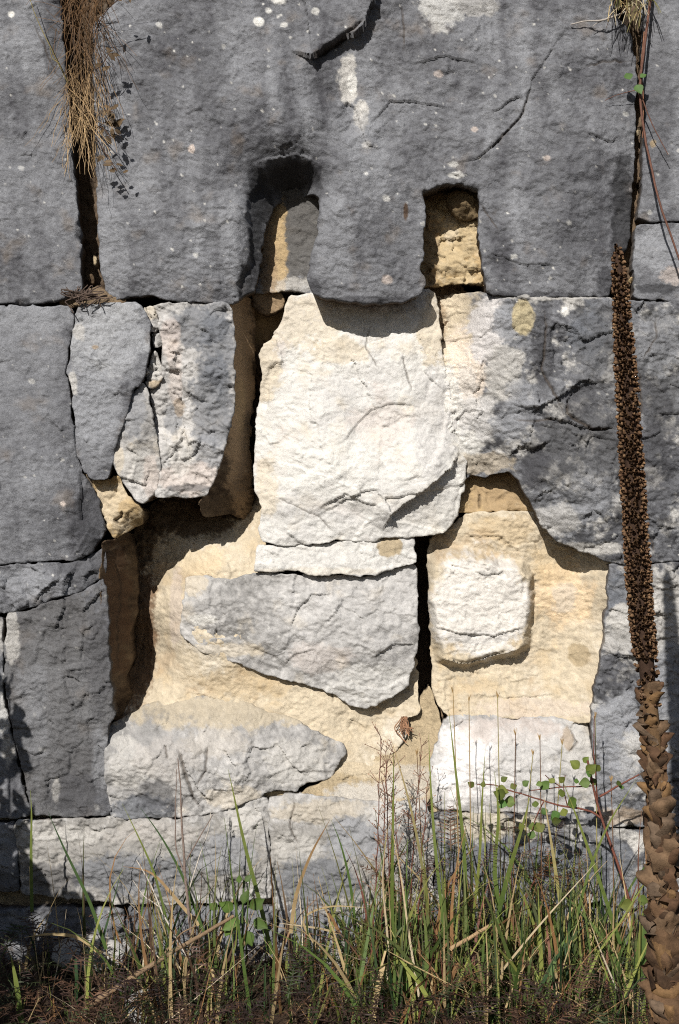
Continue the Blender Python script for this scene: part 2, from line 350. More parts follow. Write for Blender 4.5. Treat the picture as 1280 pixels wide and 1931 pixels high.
# top course
stone([(LE, T), (112, T), (113, 0), (117, 60), (122, 120), (126, 190), (131, 260), (139, 340), (147, 420), (150, 490), (151, 548), (128, 556), (95, 566), (40, 573), (0, 570), (LE, 574)],
      [(-100, 0, 0), (60, 100, -4), (60, 400, 0), (120, 540, 6), (0, 560, 6), (110, 200, 8)], 'gray', R=16, terr=3, fine=1.5,
      paints=[(22, 28, 6, 6, 'lich', .9), (95, 90, 14, 60, 'dgray', .5), (30, 300, 90, 60, 'lgray', .3)],
      cracks=[([(60, 40), (85, 90), (105, 140), (122, 160)], 1.5, 3)])
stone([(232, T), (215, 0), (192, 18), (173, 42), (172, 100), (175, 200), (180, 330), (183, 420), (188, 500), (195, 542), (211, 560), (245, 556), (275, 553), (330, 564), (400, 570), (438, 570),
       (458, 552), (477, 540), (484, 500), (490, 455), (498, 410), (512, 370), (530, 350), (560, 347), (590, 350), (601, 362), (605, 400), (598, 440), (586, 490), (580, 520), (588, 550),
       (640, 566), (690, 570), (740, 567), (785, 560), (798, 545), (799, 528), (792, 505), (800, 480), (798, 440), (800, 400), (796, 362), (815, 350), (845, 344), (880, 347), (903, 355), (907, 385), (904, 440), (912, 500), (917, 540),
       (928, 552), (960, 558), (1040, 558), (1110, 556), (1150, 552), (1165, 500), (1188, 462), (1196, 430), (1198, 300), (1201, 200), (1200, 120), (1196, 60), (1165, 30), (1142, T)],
      [(180, 60, 16), (250, 60, 2), (180, 300, 18), (240, 300, 4), (190, 520, 20), (250, 500, 2), (330, 100, -4), (340, 300, -8), (340, 450, -12), (420, 450, -8), (420, 545, 2), (300, 545, 4),
       (450, 330, -2), (470, 400, 4), (498, 405, 50), (485, 370, 32), (472, 440, 10), (500, 320, 26), (525, 340, 90), (486, 480, 36), (455, 480, 2), (474, 530, 28), (450, 550, 16), (560, 338, 90), (560, 312, 40), (592, 338, 40), (545, 288, -2), (615, 320, -4), (600, 380, 2),
       (592, 480, 2), (590, 545, 10), (640, 450, -14), (690, 545, -2), (700, 400, -10), (780, 450, 2), (790, 540, 8), (740, 560, 6), (720, 250, 0), (690, 100, 6), (620, 40, -10), (560, 40, -8), (640, 200, 0), (800, 150, 0), (950, 100, -2),
       (850, 300, -2), (870, 335, 0), (920, 400, 0), (930, 540, 4), (1050, 400, -14), (1050, 250, -12), (1050, 540, 0), (1140, 450, 6), (1180, 400, 30), (1160, 300, 2), (1190, 200, 8), (1150, 545, 14), (1050, 60, -6), (1180, 60, 12)],
      'gray', R=14, terr=5, fine=1.6, big=0, mid=4, chipamt=.8, seed=3,
      steps=[([(545, 100), (562, 104), (590, 116), (612, 98), (640, 78), (662, 70), (684, 58), (690, 38), (704, 8), (716, -60)], 30, 110),
             ([(845, 312), (900, 298), (945, 262), (985, 216), (1004, 150), (1040, 92), (1072, 46)], 5, 70),
             ([(640, 210), (655, 190), (668, 200), (690, 275), (720, 280)], 7, 50), ([(700, 235), (735, 190), (790, 192), (850, 205)], 6, 60),
             ([(1100, 250), (1150, 265), (1170, 255)], 5, 40), ([(930, 215), (960, 190), (985, 185)], 6, 40), ([(470, 310), (500, 296), (560, 288), (596, 300)], -4, 30),
             ([(910, 470), (990, 500), (1050, 498)], 5, 40), ([(1075, 140), (1030, 110), (960, 80)], 6, 40), ([(780, 120), (840, 105), (900, 120)], 6, 50), ([(760, 60), (770, 120), (764, 170)], 4, 40)],
      bosses=[([(464, 408), (470, 370), (492, 330), (514, 312), (548, 303), (584, 306), (597, 320), (606, 350), (600, 380), (520, 380), (500, 430), (494, 500), (480, 560), (452, 560), (448, 530), (466, 500), (474, 465), (470, 425)], -13, 8)],
      cracks=[([(590, 116), (640, 80), (690, 40)], 3, 10), ([(900, 300), (945, 262), (985, 216), (1004, 150)], 1.8, 5), ([(905, 380), (930, 420), (945, 440)], 1.5, 4), ([(1100, 125), (1160, 110), (1195, 112)], 1.5, 4), ([(755, 0), (762, 60), (760, 100)], 1.5, 4)],
      paints=[(656, 148, 17, 42, 'pale', .85), (664, 160, 8, 20, 'lich', .9), (681, 222, 15, 28, 'pale', .9), (690, 275, 10, 8, 'pale', .7), (488, 43, 10, 10, 'lich', .95, .15, .3), (507, 22, 6, 6, 'lich', .7), (362, 283, 6, 7, 'pink', .9), (595, 28, 7, 7, 'lich', .6), (525, 2, 14, 8, 'lich', .8),
              (830, 15, 40, 40, 'lich', .5), (900, 5, 40, 25, 'pale', .45), (535, 50, 8, 6, 'lich', .6), (858, 330, 14, 7, 'lich', .6), (855, 310, 10, 5, 'lich', .5), (1030, 300, 7, 5, 'pink', .7), (895, 245, 7, 5, 'pink', .7), (826, 140, 8, 6, 'pink', .5), (730, 527, 10, 8, 'pink', .7, .2, .5), (728, 374, 7, 6, 'lich', .6), (690, 330, 4, 4, 'lich', .9), (765, 400, 4, 14, 'brown', .9),
              (210, 480, 30, 90, 'lgray', .6), (195, 300, 16, 200, 'lgray', .4), (250, 350, 60, 60, 'lgray', .35), (630, 460, 36, 90, 'lgray', .55), (690, 300, 40, 100, 'lgray', .35),
              (395, 130, 30, 90, 'dgray', .35), (275, 180, 20, 90, 'dgray', .35), (320, 180, 14, 90, 'dgray', .25),
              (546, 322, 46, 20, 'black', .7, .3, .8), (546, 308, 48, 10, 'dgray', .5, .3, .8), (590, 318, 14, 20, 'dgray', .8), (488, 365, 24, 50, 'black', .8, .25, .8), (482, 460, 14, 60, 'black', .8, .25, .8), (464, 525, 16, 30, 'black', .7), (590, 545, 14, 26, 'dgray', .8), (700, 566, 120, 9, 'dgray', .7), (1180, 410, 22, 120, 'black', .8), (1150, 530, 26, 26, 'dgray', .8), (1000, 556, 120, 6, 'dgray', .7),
              (1080, 380, 80, 120, 'dgray', .3)])
stone([(1213, T), (1213, 0), (1219, 60), (1216, 140), (1220, 190), (1213, 330), (1207, 408), (1225, 416), (1280, 415), (RI, 416), (RI, T)], [(1220, 100, 12), (1270, 100, 0), (1270, 300, -2), (1400, 200, 0)],
      'gray', R=12, terr=4, paints=[(1232, 270, 6, 7, 'ochre', .7), (1240, 200, 30, 200, 'dgray', .3)])
stone([(1202, 424), (1225, 424), (1280, 422), (RI, 424), (RI, 568), (1282, 570), (1240, 562), (1200, 560), (1197, 500)], [(1210, 450, 4), (1270, 500, -2), (1400, 500, 0)],
      'gray', R=10, terr=4, paints=[(1250, 470, 60, 40, 'lgray', .8), (1270, 520, 28, 16, 'pink', .5), (1240, 545, 40, 9, 'black', .7)])
# middle course, left
stone([(LE, 586), (0, 579), (70, 576), (132, 578), (137, 604), (126, 655), (121, 700), (129, 745), (136, 790), (138, 850), (150, 888), (168, 915), (180, 950), (192, 990), (190, 1010), (165, 1040), (140, 1056), (60, 1058), (0, 1061), (LE, 1066)],
      [(-100, 800, 0), (60, 600, 4), (60, 800, -6), (60, 1040, 2), (130, 700, 2), (165, 930, 22), (185, 990, 30), (150, 1040, 14), (140, 860, 2), (120, 950, -2)], 'gray', R=9, terr=3, fine=1.3,
      paints=[(60, 590, 120, 30, 'lgray', .5), (165, 980, 26, 70, 'dgray', .75), (30, 700, 100, 120, 'lgray', .25), (120, 950, 5, 5, 'pink', .8)],
      steps=[([(190, 1000), (150, 980), (150, 920), (148, 885)], 10, 50), ([(190, 1020), (160, 1005), (135, 1050)], 10, 30)])
stone([(146, 577), (200, 574), (262, 574), (275, 590), (285, 612), (278, 640), (281, 665), (273, 700), (264, 716), (249, 735), (239, 765), (224, 815), (210, 862), (201, 900), (171, 901), (158, 884), (145, 855), (143, 790), (138, 745), (129, 700), (133, 660), (144, 610)],
      [(150, 600, 2), (260, 600, -2), (210, 700, -8), (180, 880, 4), (150, 800, 2)], 'gray', R=4, terr=5, fine=1.3, grow=3.4,
      paints=[(200, 640, 70, 80, (.27, .275, .285), .8), (175, 760, 50, 90, 'lgray', .85), (136, 720, 10, 24, 'pale', .7), (148, 625, 12, 18, 'pale', .6), (240, 660, 30, 60, 'lgray', .5), (180, 655, 6, 4, 'tan', .7)])
stone([(292, 576), (350, 574), (432, 573), (438, 620), (441, 690), (440, 740), (434, 800), (422, 850), (406, 890), (388, 934), (340, 937), (294, 933), (302, 905), (304, 880), (299, 840), (291, 795), (283, 752), (279, 736), (302, 720), (309, 705), (303, 665), (307, 640), (298, 600)],
      [(300, 590, 6), (360, 600, 0), (430, 600, 6), (340, 650, 2), (390, 700, -6), (330, 720, 14), (320, 790, 26), (350, 820, 8), (300, 830, 16), (410, 780, 2), (400, 880, 8), (340, 900, 12), (310, 915, 10), (380, 925, 14)], 'palegray', R=5, terr=9, fine=1.8, facet=5, fscale=38, grow=3.6, chips=60,
      paints=[(370, 620, 60, 40, 'gray', .75), (410, 650, 30, 100, 'gray', .7), (400, 760, 40, 90, 'gray', .7), (390, 850, 30, 40, 'lgray', .6), (320, 640, 20, 40, 'pink', .5), (330, 700, 14, 60, 'pink', .4), (322, 790, 18, 30, 'gray', .6), (335, 770, 12, 18, 'tan', .5), (350, 900, 60, 30, 'pink', .55), (355, 920, 40, 7, 'dgray', .6), (340, 860, 24, 34, 'pale', .6)],
      steps=[([(345, 910), (360, 870), (345, 800), (340, 750), (315, 730)], -9, 40), ([(300, 880), (330, 850), (350, 800)], 6, 25), ([(330, 690), (350, 740), (420, 770)], 5, 30)])
stone([(265, 722), (276, 740), (284, 780), (289, 820), (297, 850), (301, 884), (296, 905), (289, 932), (260, 947), (240, 920), (222, 890), (214, 862), (221, 830), (240, 780), (254, 742)],
      [(265, 735, 6), (250, 800, 0), (285, 850, 6), (250, 930, 12), (225, 870, 4)], 'palegray', R=4, terr=5, facet=6, grow=3.6, label='loose wedge of stone split off between two cracks',
      paints=[(255, 770, 22, 60, 'lgray', .7), (260, 880, 34, 40, 'pale', .6), (285, 900, 16, 40, 'pink', .5), (225, 870, 8, 30, 'cream', .5)])
stone([(293, 662), (303, 690), (305, 712), (292, 728), (279, 730), (276, 715), (282, 690), (289, 668)], 14, 'palegray', R=1, grow=3, facet=10, fscale=13, terr=3, jag=1.5, paints=[(290, 695, 14, 30, 'pale', .7), (295, 725, 14, 8, 'ochre', .6)], back=120)
stone([(270, 580), (288, 580), (296, 596), (294, 622), (284, 625), (280, 606)], 12, 'palegray', R=1, grow=3, facet=10, fscale=13, terr=3, jag=1.5, paints=[(282, 590, 20, 14, 'cream', .5)], back=120)
stone([(288, 632), (302, 628), (304, 650), (292, 655)], 20, 'palegray', R=1, grow=3, facet=10, fscale=13, terr=2, jag=1.5, back=120)
stone([(160, 893), (171, 906), (204, 906), (222, 897), (236, 925), (252, 950), (268, 958), (264, 985), (240, 1000), (213, 1017), (203, 990), (187, 960), (172, 930)],
      [(170, 905, 30), (215, 930, 38), (200, 980, 40), (255, 965, 26), (215, 1010, 44), (255, 990, 60)], 'ochre', R=6, terr=6, facet=5, fscale=30,
      paints=[(215, 955, 40, 40, 'cream', .7), (240, 960, 14, 20, 'ochre', .7), (168, 930, 8, 40, 'dgray', .8)], cracks=[([(232, 960), (229, 975), (218, 982), (230, 995)], 2, 12)], label='small yellow broken stone at the corner of the hollow')
# deep back of the hollow
stone([(250, 900), (330, 840), (420, 540), (520, 520), (840, 530), (1010, 700), (1030, 1000), (900, 1080), (840, 1350), (760, 1400), (480, 1120), (470, 1040), (340, 1080), (236, 1060)],
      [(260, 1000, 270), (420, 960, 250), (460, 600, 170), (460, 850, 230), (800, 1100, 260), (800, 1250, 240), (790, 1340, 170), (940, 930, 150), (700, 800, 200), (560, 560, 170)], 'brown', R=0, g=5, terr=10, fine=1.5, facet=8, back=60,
      paints=[(480, 600, 60, 60, 'ochre', .4), (400, 980, 100, 40, 'brown', .5), (800, 1180, 40, 160, 'dirt', .8)], label='dark brown rubble at the back of the hollow')  # brown kept dark here, the shade under the overhang is in the colour
# reveals (the unweathered flanks of the hollow)
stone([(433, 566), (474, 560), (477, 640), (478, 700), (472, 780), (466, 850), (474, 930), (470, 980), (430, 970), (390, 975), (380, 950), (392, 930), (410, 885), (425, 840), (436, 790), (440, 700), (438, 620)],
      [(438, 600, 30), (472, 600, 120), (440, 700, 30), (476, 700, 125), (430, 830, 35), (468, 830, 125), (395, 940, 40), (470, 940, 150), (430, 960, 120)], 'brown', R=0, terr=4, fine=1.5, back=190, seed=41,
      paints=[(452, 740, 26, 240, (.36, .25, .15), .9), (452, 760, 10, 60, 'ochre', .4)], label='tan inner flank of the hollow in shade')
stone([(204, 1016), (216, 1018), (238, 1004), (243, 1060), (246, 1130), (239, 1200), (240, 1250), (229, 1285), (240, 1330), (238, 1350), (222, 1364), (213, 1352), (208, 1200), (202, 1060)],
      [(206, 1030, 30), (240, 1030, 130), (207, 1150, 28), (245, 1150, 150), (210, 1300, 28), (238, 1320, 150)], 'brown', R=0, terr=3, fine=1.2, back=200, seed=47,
      paints=[(222, 1150, 18, 120, (.12, .065, .035), .6)], cracks=[([(214, 1018), (226, 1100), (222, 1200), (226, 1300)], 1.2, 3)], label='reddish brown inner flank left of the hollow')  # flank tone lowered, part of its shade is painted in
# notch fillings
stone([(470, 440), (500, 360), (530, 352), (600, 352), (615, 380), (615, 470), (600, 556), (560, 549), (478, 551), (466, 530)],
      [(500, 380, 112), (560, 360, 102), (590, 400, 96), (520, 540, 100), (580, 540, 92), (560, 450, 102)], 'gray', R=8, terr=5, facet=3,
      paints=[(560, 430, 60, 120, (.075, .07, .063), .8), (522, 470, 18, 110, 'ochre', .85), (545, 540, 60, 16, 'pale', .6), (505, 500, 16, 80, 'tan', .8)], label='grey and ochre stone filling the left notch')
stone([(780, 345), (845, 338), (905, 345), (918, 400), (918, 540), (870, 533), (840, 536), (780, 538)],
      [(800, 400, 96), (860, 450, 84), (895, 440, 74), (800, 530, 94), (870, 525, 82), (880, 380, 84)], 'ochre', R=6, terr=10, facet=10, fscale=30, fine=2,
      paints=[(860, 450, 50, 90, (.37, .30, .19), .7), (850, 430, 12, 30, 'cream', .6), (812, 450, 16, 100, 'tan', .6)], label='yellow ochre stone filling the right notch')
stone([(842, 372), (858, 358), (884, 352), (905, 356), (908, 408), (880, 412), (860, 405), (848, 392)], [(875, 382, 40), (845, 390, 62), (905, 400, 54), (880, 410, 60), (880, 354, 60)], 'brown', R=10, terr=6, fine=3, facet=6, fscale=14, back=90, big=0, seed=19,
      paints=[(880, 385, 50, 40, (.15, .11, .06), .8)], label='brown crumbly lump of mud in the right notch', name='mud_lump')
stone([(474, 552), (500, 549), (530, 552), (540, 568), (520, 590), (490, 592), (476, 580)], 110, 'brown', R=14, terr=5, back=200, paints=[(510, 570, 30, 20, 'tan', .7)])
# the broken pale core stones
stone([(546, 560), (600, 548), (700, 545), (818, 548), (824, 580), (830, 640), (838, 700), (850, 760), (868, 830), (880, 885), (870, 930), (863, 965), (842, 998), (800, 1010), (722, 1010), (705, 1019), (650, 1014), (600, 1022), (540, 1024), (497, 1018), (489, 1000), (499, 955), (483, 930), (479, 860), (483, 810), (489, 760), (496, 700), (491, 656), (512, 642), (531, 606)],
      [(490, 580, 92), (560, 560, 84), (700, 560, 82), (810, 560, 84), (500, 650, 84), (540, 700, 76), (495, 800, 86), (560, 800, 58), (620, 640, 76), (700, 640, 78), (800, 640, 80), (640, 740, 58), (720, 720, 64), (800, 740, 72), (640, 830, 46), (690, 800, 66), (760, 790, 62), (700, 850, 50),
       (830, 720, 84), (840, 800, 78), (850, 860, 74), (780, 860, 48), (740, 920, 46), (800, 890, 50), (640, 920, 52), (560, 900, 56), (500, 900, 76), (500, 980, 70), (580, 1000, 62), (680, 1000, 62), (760, 990, 68), (830, 980, 74), (860, 920, 80)],
      'white', R=2, terr=4.5, facet=6, fscale=110, fine=1.0, seed=12, mid=4, grow=4, chips=80, chipamt=.65,
      steps=[([(720, 1000), (738, 970), (795, 928), (850, 885), (866, 850)], 22, 70), ([(640, 840), (662, 812), (700, 772), (745, 760), (790, 768)], 4, 60), ([(520, 700), (600, 712), (680, 718), (740, 735)], -7, 60), ([(500, 780), (508, 720), (530, 695)], -8, 30),
             ([(610, 840), (600, 880), (540, 930), (500, 945)], 8, 60), ([(840, 690), (850, 760), (830, 850), (790, 900)], 9, 50), ([(730, 880), (690, 850), (660, 850)], 6, 40), ([(790, 610), (800, 700), (840, 740)], 6, 40), ([(600, 960), (650, 930), (720, 960)], 6, 40)],
      cracks=[([(760, 660), (765, 700), (780, 745)], 1.3, 4), ([(700, 600), (690, 660), (720, 700)], 1, 3), ([(505, 930), (600, 975), (640, 1010)], 1.2, 3)],
      paints=[(560, 600, 90, 50, 'cream', .6), (640, 660, 60, 24, 'cream', .6), (500, 690, 30, 60, 'cream', .7), (500, 920, 24, 60, 'cream', .6), (820, 800, 44, 100, 'bluish', .75), (815, 620, 26, 70, 'cream', .7), (690, 940, 150, 50, 'bluish', .5), (800, 960, 60, 30, 'pale', .6), (545, 830, 22, 10, 'pink', .6), (600, 730, 70, 30, 'bluish', .4), (720, 800, 60, 40, 'pink', .35), (640, 880, 80, 70, 'white', .6), (550, 870, 40, 50, 'white', .7), (700, 590, 110, 28, 'bluish', .5), (580, 990, 100, 30, 'bluish', .35)], label='large bright white broken stone in the middle of the hollow')
stone([(485, 1029), (540, 1030), (600, 1027), (650, 1020), (705, 1023), (740, 1014), (781, 1012), (785, 1060), (740, 1070), (700, 1086), (640, 1080), (600, 1085), (560, 1076), (481, 1076)],
      [(490, 1050, 74), (640, 1050, 60), (780, 1040, 72), (600, 1076, 58)], 'palegray', R=3, terr=5, facet=3, chipamt=.7,
      paints=[(640, 1050, 180, 40, 'white', .6), (735, 1030, 24, 22, 'sand', .95, .1, .5), (600, 1078, 120, 8, 'cream', .3)])
stone([(345, 1092), (372, 1086), (400, 1090), (440, 1096), (482, 1081), (560, 1083), (600, 1090), (640, 1086), (700, 1091), (740, 1074), (784, 1066), (787, 1150), (786, 1230), (770, 1290), (735, 1318), (690, 1337), (660, 1331), (635, 1309), (560, 1286), (500, 1270), (430, 1245), (367, 1227), (341, 1200), (336, 1175), (345, 1130)],
      [(345, 1100, 100), (340, 1190, 100), (380, 1150, 72), (440, 1110, 78), (500, 1100, 72), (500, 1180, 62), (600, 1140, 60), (620, 1100, 70), (700, 1110, 70), (780, 1100, 80), (700, 1200, 56), (780, 1230, 78), (600, 1230, 62), (450, 1230, 74), (640, 1300, 72), (690, 1325, 70), (400, 1225, 84), (560, 1150, 66)],
      'palegray', R=5, terr=6, facet=4, fscale=80, fine=1.4, mid=4, chips=80, chipamt=.6,
      steps=[([(545, 1190), (560, 1150), (590, 1120), (625, 1120)], 6, 60), ([(530, 1255), (560, 1230), (600, 1225)], 4, 30), ([(350, 1180), (395, 1205), (450, 1200), (470, 1230)], -6, 30), ([(410, 1110), (500, 1105), (600, 1110), (780, 1100)], -5, 40), ([(700, 1240), (740, 1215), (785, 1215)], 6, 30), ([(480, 1110), (470, 1160), (440, 1170)], 6, 50), ([(640, 1290), (720, 1300), (780, 1270)], -5, 30)],
      paints=[(378, 1170, 24, 10, 'white', .8), (700, 1290, 90, 40, 'white', .4), (640, 1180, 140, 70, (.42, .41, .40), .35), (360, 1100, 30, 20, 'cream', .6), (420, 1225, 80, 14, 'cream', .5), (600, 1240, 60, 30, 'pink', .3), (740, 1130, 50, 60, 'bluish', .4)], label='long pale grey pointed stone below the white one')
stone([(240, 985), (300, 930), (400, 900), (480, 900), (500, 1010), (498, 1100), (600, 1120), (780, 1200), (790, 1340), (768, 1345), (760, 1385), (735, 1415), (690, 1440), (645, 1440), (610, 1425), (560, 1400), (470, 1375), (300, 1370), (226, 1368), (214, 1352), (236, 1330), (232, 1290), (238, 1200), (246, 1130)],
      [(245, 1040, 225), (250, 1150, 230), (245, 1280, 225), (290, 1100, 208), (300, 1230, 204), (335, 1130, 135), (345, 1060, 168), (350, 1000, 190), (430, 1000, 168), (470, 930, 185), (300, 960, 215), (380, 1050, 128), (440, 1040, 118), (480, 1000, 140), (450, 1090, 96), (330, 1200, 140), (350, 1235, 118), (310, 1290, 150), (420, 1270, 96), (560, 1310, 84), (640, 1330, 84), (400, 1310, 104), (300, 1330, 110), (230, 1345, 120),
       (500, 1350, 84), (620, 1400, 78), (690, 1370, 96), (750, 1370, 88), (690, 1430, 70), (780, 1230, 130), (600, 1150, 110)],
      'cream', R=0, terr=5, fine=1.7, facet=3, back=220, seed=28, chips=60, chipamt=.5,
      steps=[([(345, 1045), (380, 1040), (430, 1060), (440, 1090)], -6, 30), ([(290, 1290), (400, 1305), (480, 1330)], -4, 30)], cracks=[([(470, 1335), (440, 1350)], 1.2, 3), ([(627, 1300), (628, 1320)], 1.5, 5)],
      paints=[(380, 1060, 50, 30, (.50, .41, .28), .7), (450, 1050, 30, 40, 'cream', .6), (330, 1150, 14, 70, 'pink', .5), (470, 1280, 90, 30, 'ochre', .35), (620, 1360, 100, 50, 'cream', .6), (400, 1360, 120, 24, 'pale', .6), (248, 1200, 36, 150, (.13, .075, .04), .85), (258, 1020, 30, 50, 'brown', .8), (330, 975, 100, 40, 'brown', .85), (420, 945, 70, 34, 'brown', .85)], label='cream coloured stone hollowed out behind the pointed one')  # brown patches at left and top paint in the cast shadow
# right of the hollow
stone([(822, 546), (862, 540), (908, 546), (930, 563), (1035, 564), (1150, 567), (1200, 574), (1280, 572), (RI, 574), (RI, 1062), (1285, 1054), (1180, 1063), (1145, 1053), (1100, 1036), (1044, 1012), (1022, 980), (1002, 945), (985, 905), (965, 884), (930, 893), (895, 889), (872, 905), (860, 880), (850, 810), (842, 720), (832, 650), (830, 600)],
      [(830, 560, 135), (850, 600, 122), (836, 620, 125), (870, 550, 112), (905, 560, 52), (930, 580, 14), (835, 670, 92), (870, 660, 78), (900, 640, 50), (850, 750, 84), (890, 750, 66), (918, 720, 38), (940, 680, 14), (865, 830, 84), (900, 830, 74), (930, 800, 48), (960, 780, 18), (985, 830, 14), (900, 880, 90), (940, 880, 74), (970, 880, 40), (1000, 900, 10), (1010, 700, 2),
       (1100, 600, 0), (1100, 700, -4), (1080, 800, -10), (1100, 900, -14), (1040, 960, 2), (1060, 1010, 12), (1130, 1040, 14), (1220, 700, 0), (1250, 900, -4), (1250, 1040, 8), (1400, 800, 0), (1000, 580, 2)],
      'mixed', R=2, terr=8, facet=5, fscale=50, fine=1.7, seed=33, big=0, grow=4,
      steps=[([(960, 762), (1010, 768), (1060, 745), (1090, 720), (1140, 722)], 10, 40), ([(1020, 788), (1065, 795), (1110, 812), (1160, 808)], 11, 40), ([(1080, 790), (1065, 760), (1080, 735)], 6, 30), ([(1036, 620), (1042, 680), (1050, 720)], -6, 24), ([(1025, 640), (1045, 612), (1090, 625), (1095, 680), (1080, 700)], 7, 26),
             ([(960, 860), (980, 840), (1005, 850), (1030, 830)], 7, 30), ([(1140, 600), (1142, 640), (1148, 670)], 6, 20), ([(1235, 600), (1232, 640), (1215, 665), (1203, 690)], 7, 22), ([(1000, 960), (1040, 1000), (1100, 1020)], -9, 30), ([(840, 820), (880, 770), (915, 770)], 6, 40), ([(1190, 960), (1240, 990), (1280, 1000)], 6, 30), ([(1200, 830), (1250, 815)], 6, 30)],
      cracks=[([(1022, 575), (1028, 620), (1020, 700), (1050, 760), (1062, 795)], 2.2, 7), ([(1070, 745), (1064, 780), (1110, 812), (1165, 808)], 2.5, 9), ([(1203, 690), (1208, 760), (1195, 830)], 1.6, 6), ([(960, 790), (1000, 795), (1060, 790)], 1.4, 4), ([(1236, 590), (1234, 640), (1206, 685)], 1.5, 6), ([(1200, 980), (1230, 1020), (1230, 1050)], 1.6, 6)],
      paints=[(860, 640, 50, 120, 'cream', .9, .4), (850, 560, 40, 40, 'cream', .9), (830, 590, 20, 40, 'tan', .7), (880, 700, 40, 100, (.60, .52, .44), .7), (900, 790, 45, 50, 'bluish', .8), (850, 770, 26, 100, 'white', .8), (885, 740, 20, 60, 'bluish', .5), (870, 850, 40, 40, 'white', .7), (905, 872, 60, 22, (.33, .28, .21), .65), (920, 620, 34, 60, (.46, .44, .43), .95), (960, 610, 30, 40, 'lgray', .9), (985, 600, 22, 32, (.31, .265, .17), 1, .08, .35), (950, 700, 34, 50, 'pale', .7), (990, 750, 44, 30, 'lgray', .7), (960, 800, 30, 34, 'lgray', .8),
              (1110, 625, 36, 50, 'gray', .75), (1062, 590, 8, 10, 'lich', .9), (1020, 660, 20, 90, 'dgray', .5), (1110, 700, 30, 20, 'lgray', .5), (1090, 850, 90, 80, (.06, .06, .062), .6), (1140, 700, 60, 120, (.07, .07, .073), .5), (1250, 720, 50, 130, (.06, .06, .06), .5), (1010, 880, 26, 40, 'dgray', .8), (1110, 930, 50, 40, 'lgray', .4), (1040, 980, 50, 30, 'pale', .5), (1120, 1035, 50, 12, 'pale', .7), (1090, 760, 40, 30, 'dgray', .6), (1240, 880, 50, 90, 'dgray', .6), (1240, 640, 40, 60, 'lgray', .5), (1230, 760, 30, 50, 'dgray', .5), (1050, 560, 110, 6, 'pale', .6)], label='big weathered stone right of the hollow sloping into it')
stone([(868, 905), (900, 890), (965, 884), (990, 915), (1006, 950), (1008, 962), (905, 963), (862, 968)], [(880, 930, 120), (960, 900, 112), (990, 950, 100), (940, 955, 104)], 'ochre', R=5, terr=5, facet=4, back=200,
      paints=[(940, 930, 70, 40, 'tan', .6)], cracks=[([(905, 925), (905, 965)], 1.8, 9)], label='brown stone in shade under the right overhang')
stone([(812, 1020), (850, 1000), (880, 970), (905, 966), (1010, 965), (1040, 980), (1090, 1010), (1150, 1020), (1148, 1080), (1146, 1120), (1140, 1200), (1132, 1260), (1122, 1300), (1114, 1350), (1085, 1356), (1000, 1352), (850, 1352), (826, 1330), (815, 1300), (813, 1180), (808, 1060)],
      [(820, 1020, 130), (880, 980, 112), (950, 980, 98), (1030, 1010, 95), (1100, 1040, 92), (815, 1100, 108), (815, 1250, 112), (900, 1130, 104), (1010, 1150, 104), (1060, 1150, 98), (1120, 1150, 74), (1142, 1130, 30), (1146, 1060, 40), (1130, 1250, 36), (1060, 1260, 96), (1000, 1280, 100), (900, 1290, 100), (850, 1330, 88), (960, 1345, 70), (1060, 1345, 64), (1110, 1330, 40), (1090, 1240, 84)],
      'cream', R=3, terr=5, fine=1.7, facet=3, chips=50, chipamt=.5, seed=52, big=0,
      bosses=[([(812, 1060), (828, 1042), (880, 1040), (940, 1062), (985, 1066), (1003, 1084), (1002, 1140), (997, 1180), (998, 1214), (975, 1232), (920, 1240), (870, 1254), (830, 1246), (820, 1200), (808, 1130)], 42, 22)],
      steps=[([(990, 1215), (930, 1236), (870, 1252), (820, 1232)], 8, 18), ([(815, 1180), (860, 1192), (930, 1196), (990, 1180)], 7, 36), ([(890, 1074), (920, 1085), (940, 1080), (950, 1070)], 5, 20), ([(1000, 1050), (1015, 1100), (1012, 1160), (1000, 1215)], 4, 24), ([(860, 1310), (960, 1315), (1060, 1310)], 4, 24), ([(870, 1010), (940, 1010), (990, 1045)], 5, 26)],
      paints=[(905, 1140, 95, 100, (.52, .495, .46), .95, .12, .5), (920, 1082, 24, 8, 'pale', .8), (900, 1200, 70, 12, 'bluish', .5), (950, 1000, 60, 30, 'ochre', .4), (1060, 1120, 50, 60, (.58, .44, .28), .6), (1065, 1130, 24, 30, 'pale', .4), (1092, 1234, 20, 22, 'sand', .95, .1, .5), (1050, 1060, 40, 40, 'ochre', .35), (1000, 1335, 110, 18, 'pink', .4), (830, 1320, 20, 30, 'cream', .8)], label='square white boss standing out of a cream stone on the right')
stone([(846, 1358), (930, 1357), (1000, 1360), (1085, 1362), (1110, 1358), (1116, 1420), (1122, 1480), (1128, 1525), (1000, 1528), (900, 1530), (830, 1522), (808, 1500), (812, 1450), (830, 1400)],
      [(850, 1365, 74), (960, 1365, 66), (1080, 1365, 56), (840, 1420, 50), (940, 1400, 34), (1060, 1410, 30), (820, 1480, 40), (930, 1480, 22), (1080, 1480, 22), (960, 1525, 22)], 'palegray', R=4, terr=6, facet=3, fine=1.5, chipamt=.6, grow=3,
      paints=[(880, 1450, 70, 70, (.60, .58, .57), .7), (960, 1380, 100, 24, 'pink', .5), (990, 1430, 70, 60, 'bluish', .6), (1090, 1420, 24, 60, 'pale', .6), (1070, 1395, 10, 20, 'tan', .6)], cracks=[([(1075, 1375), (1090, 1400), (1070, 1420)], 1.6, 5)])
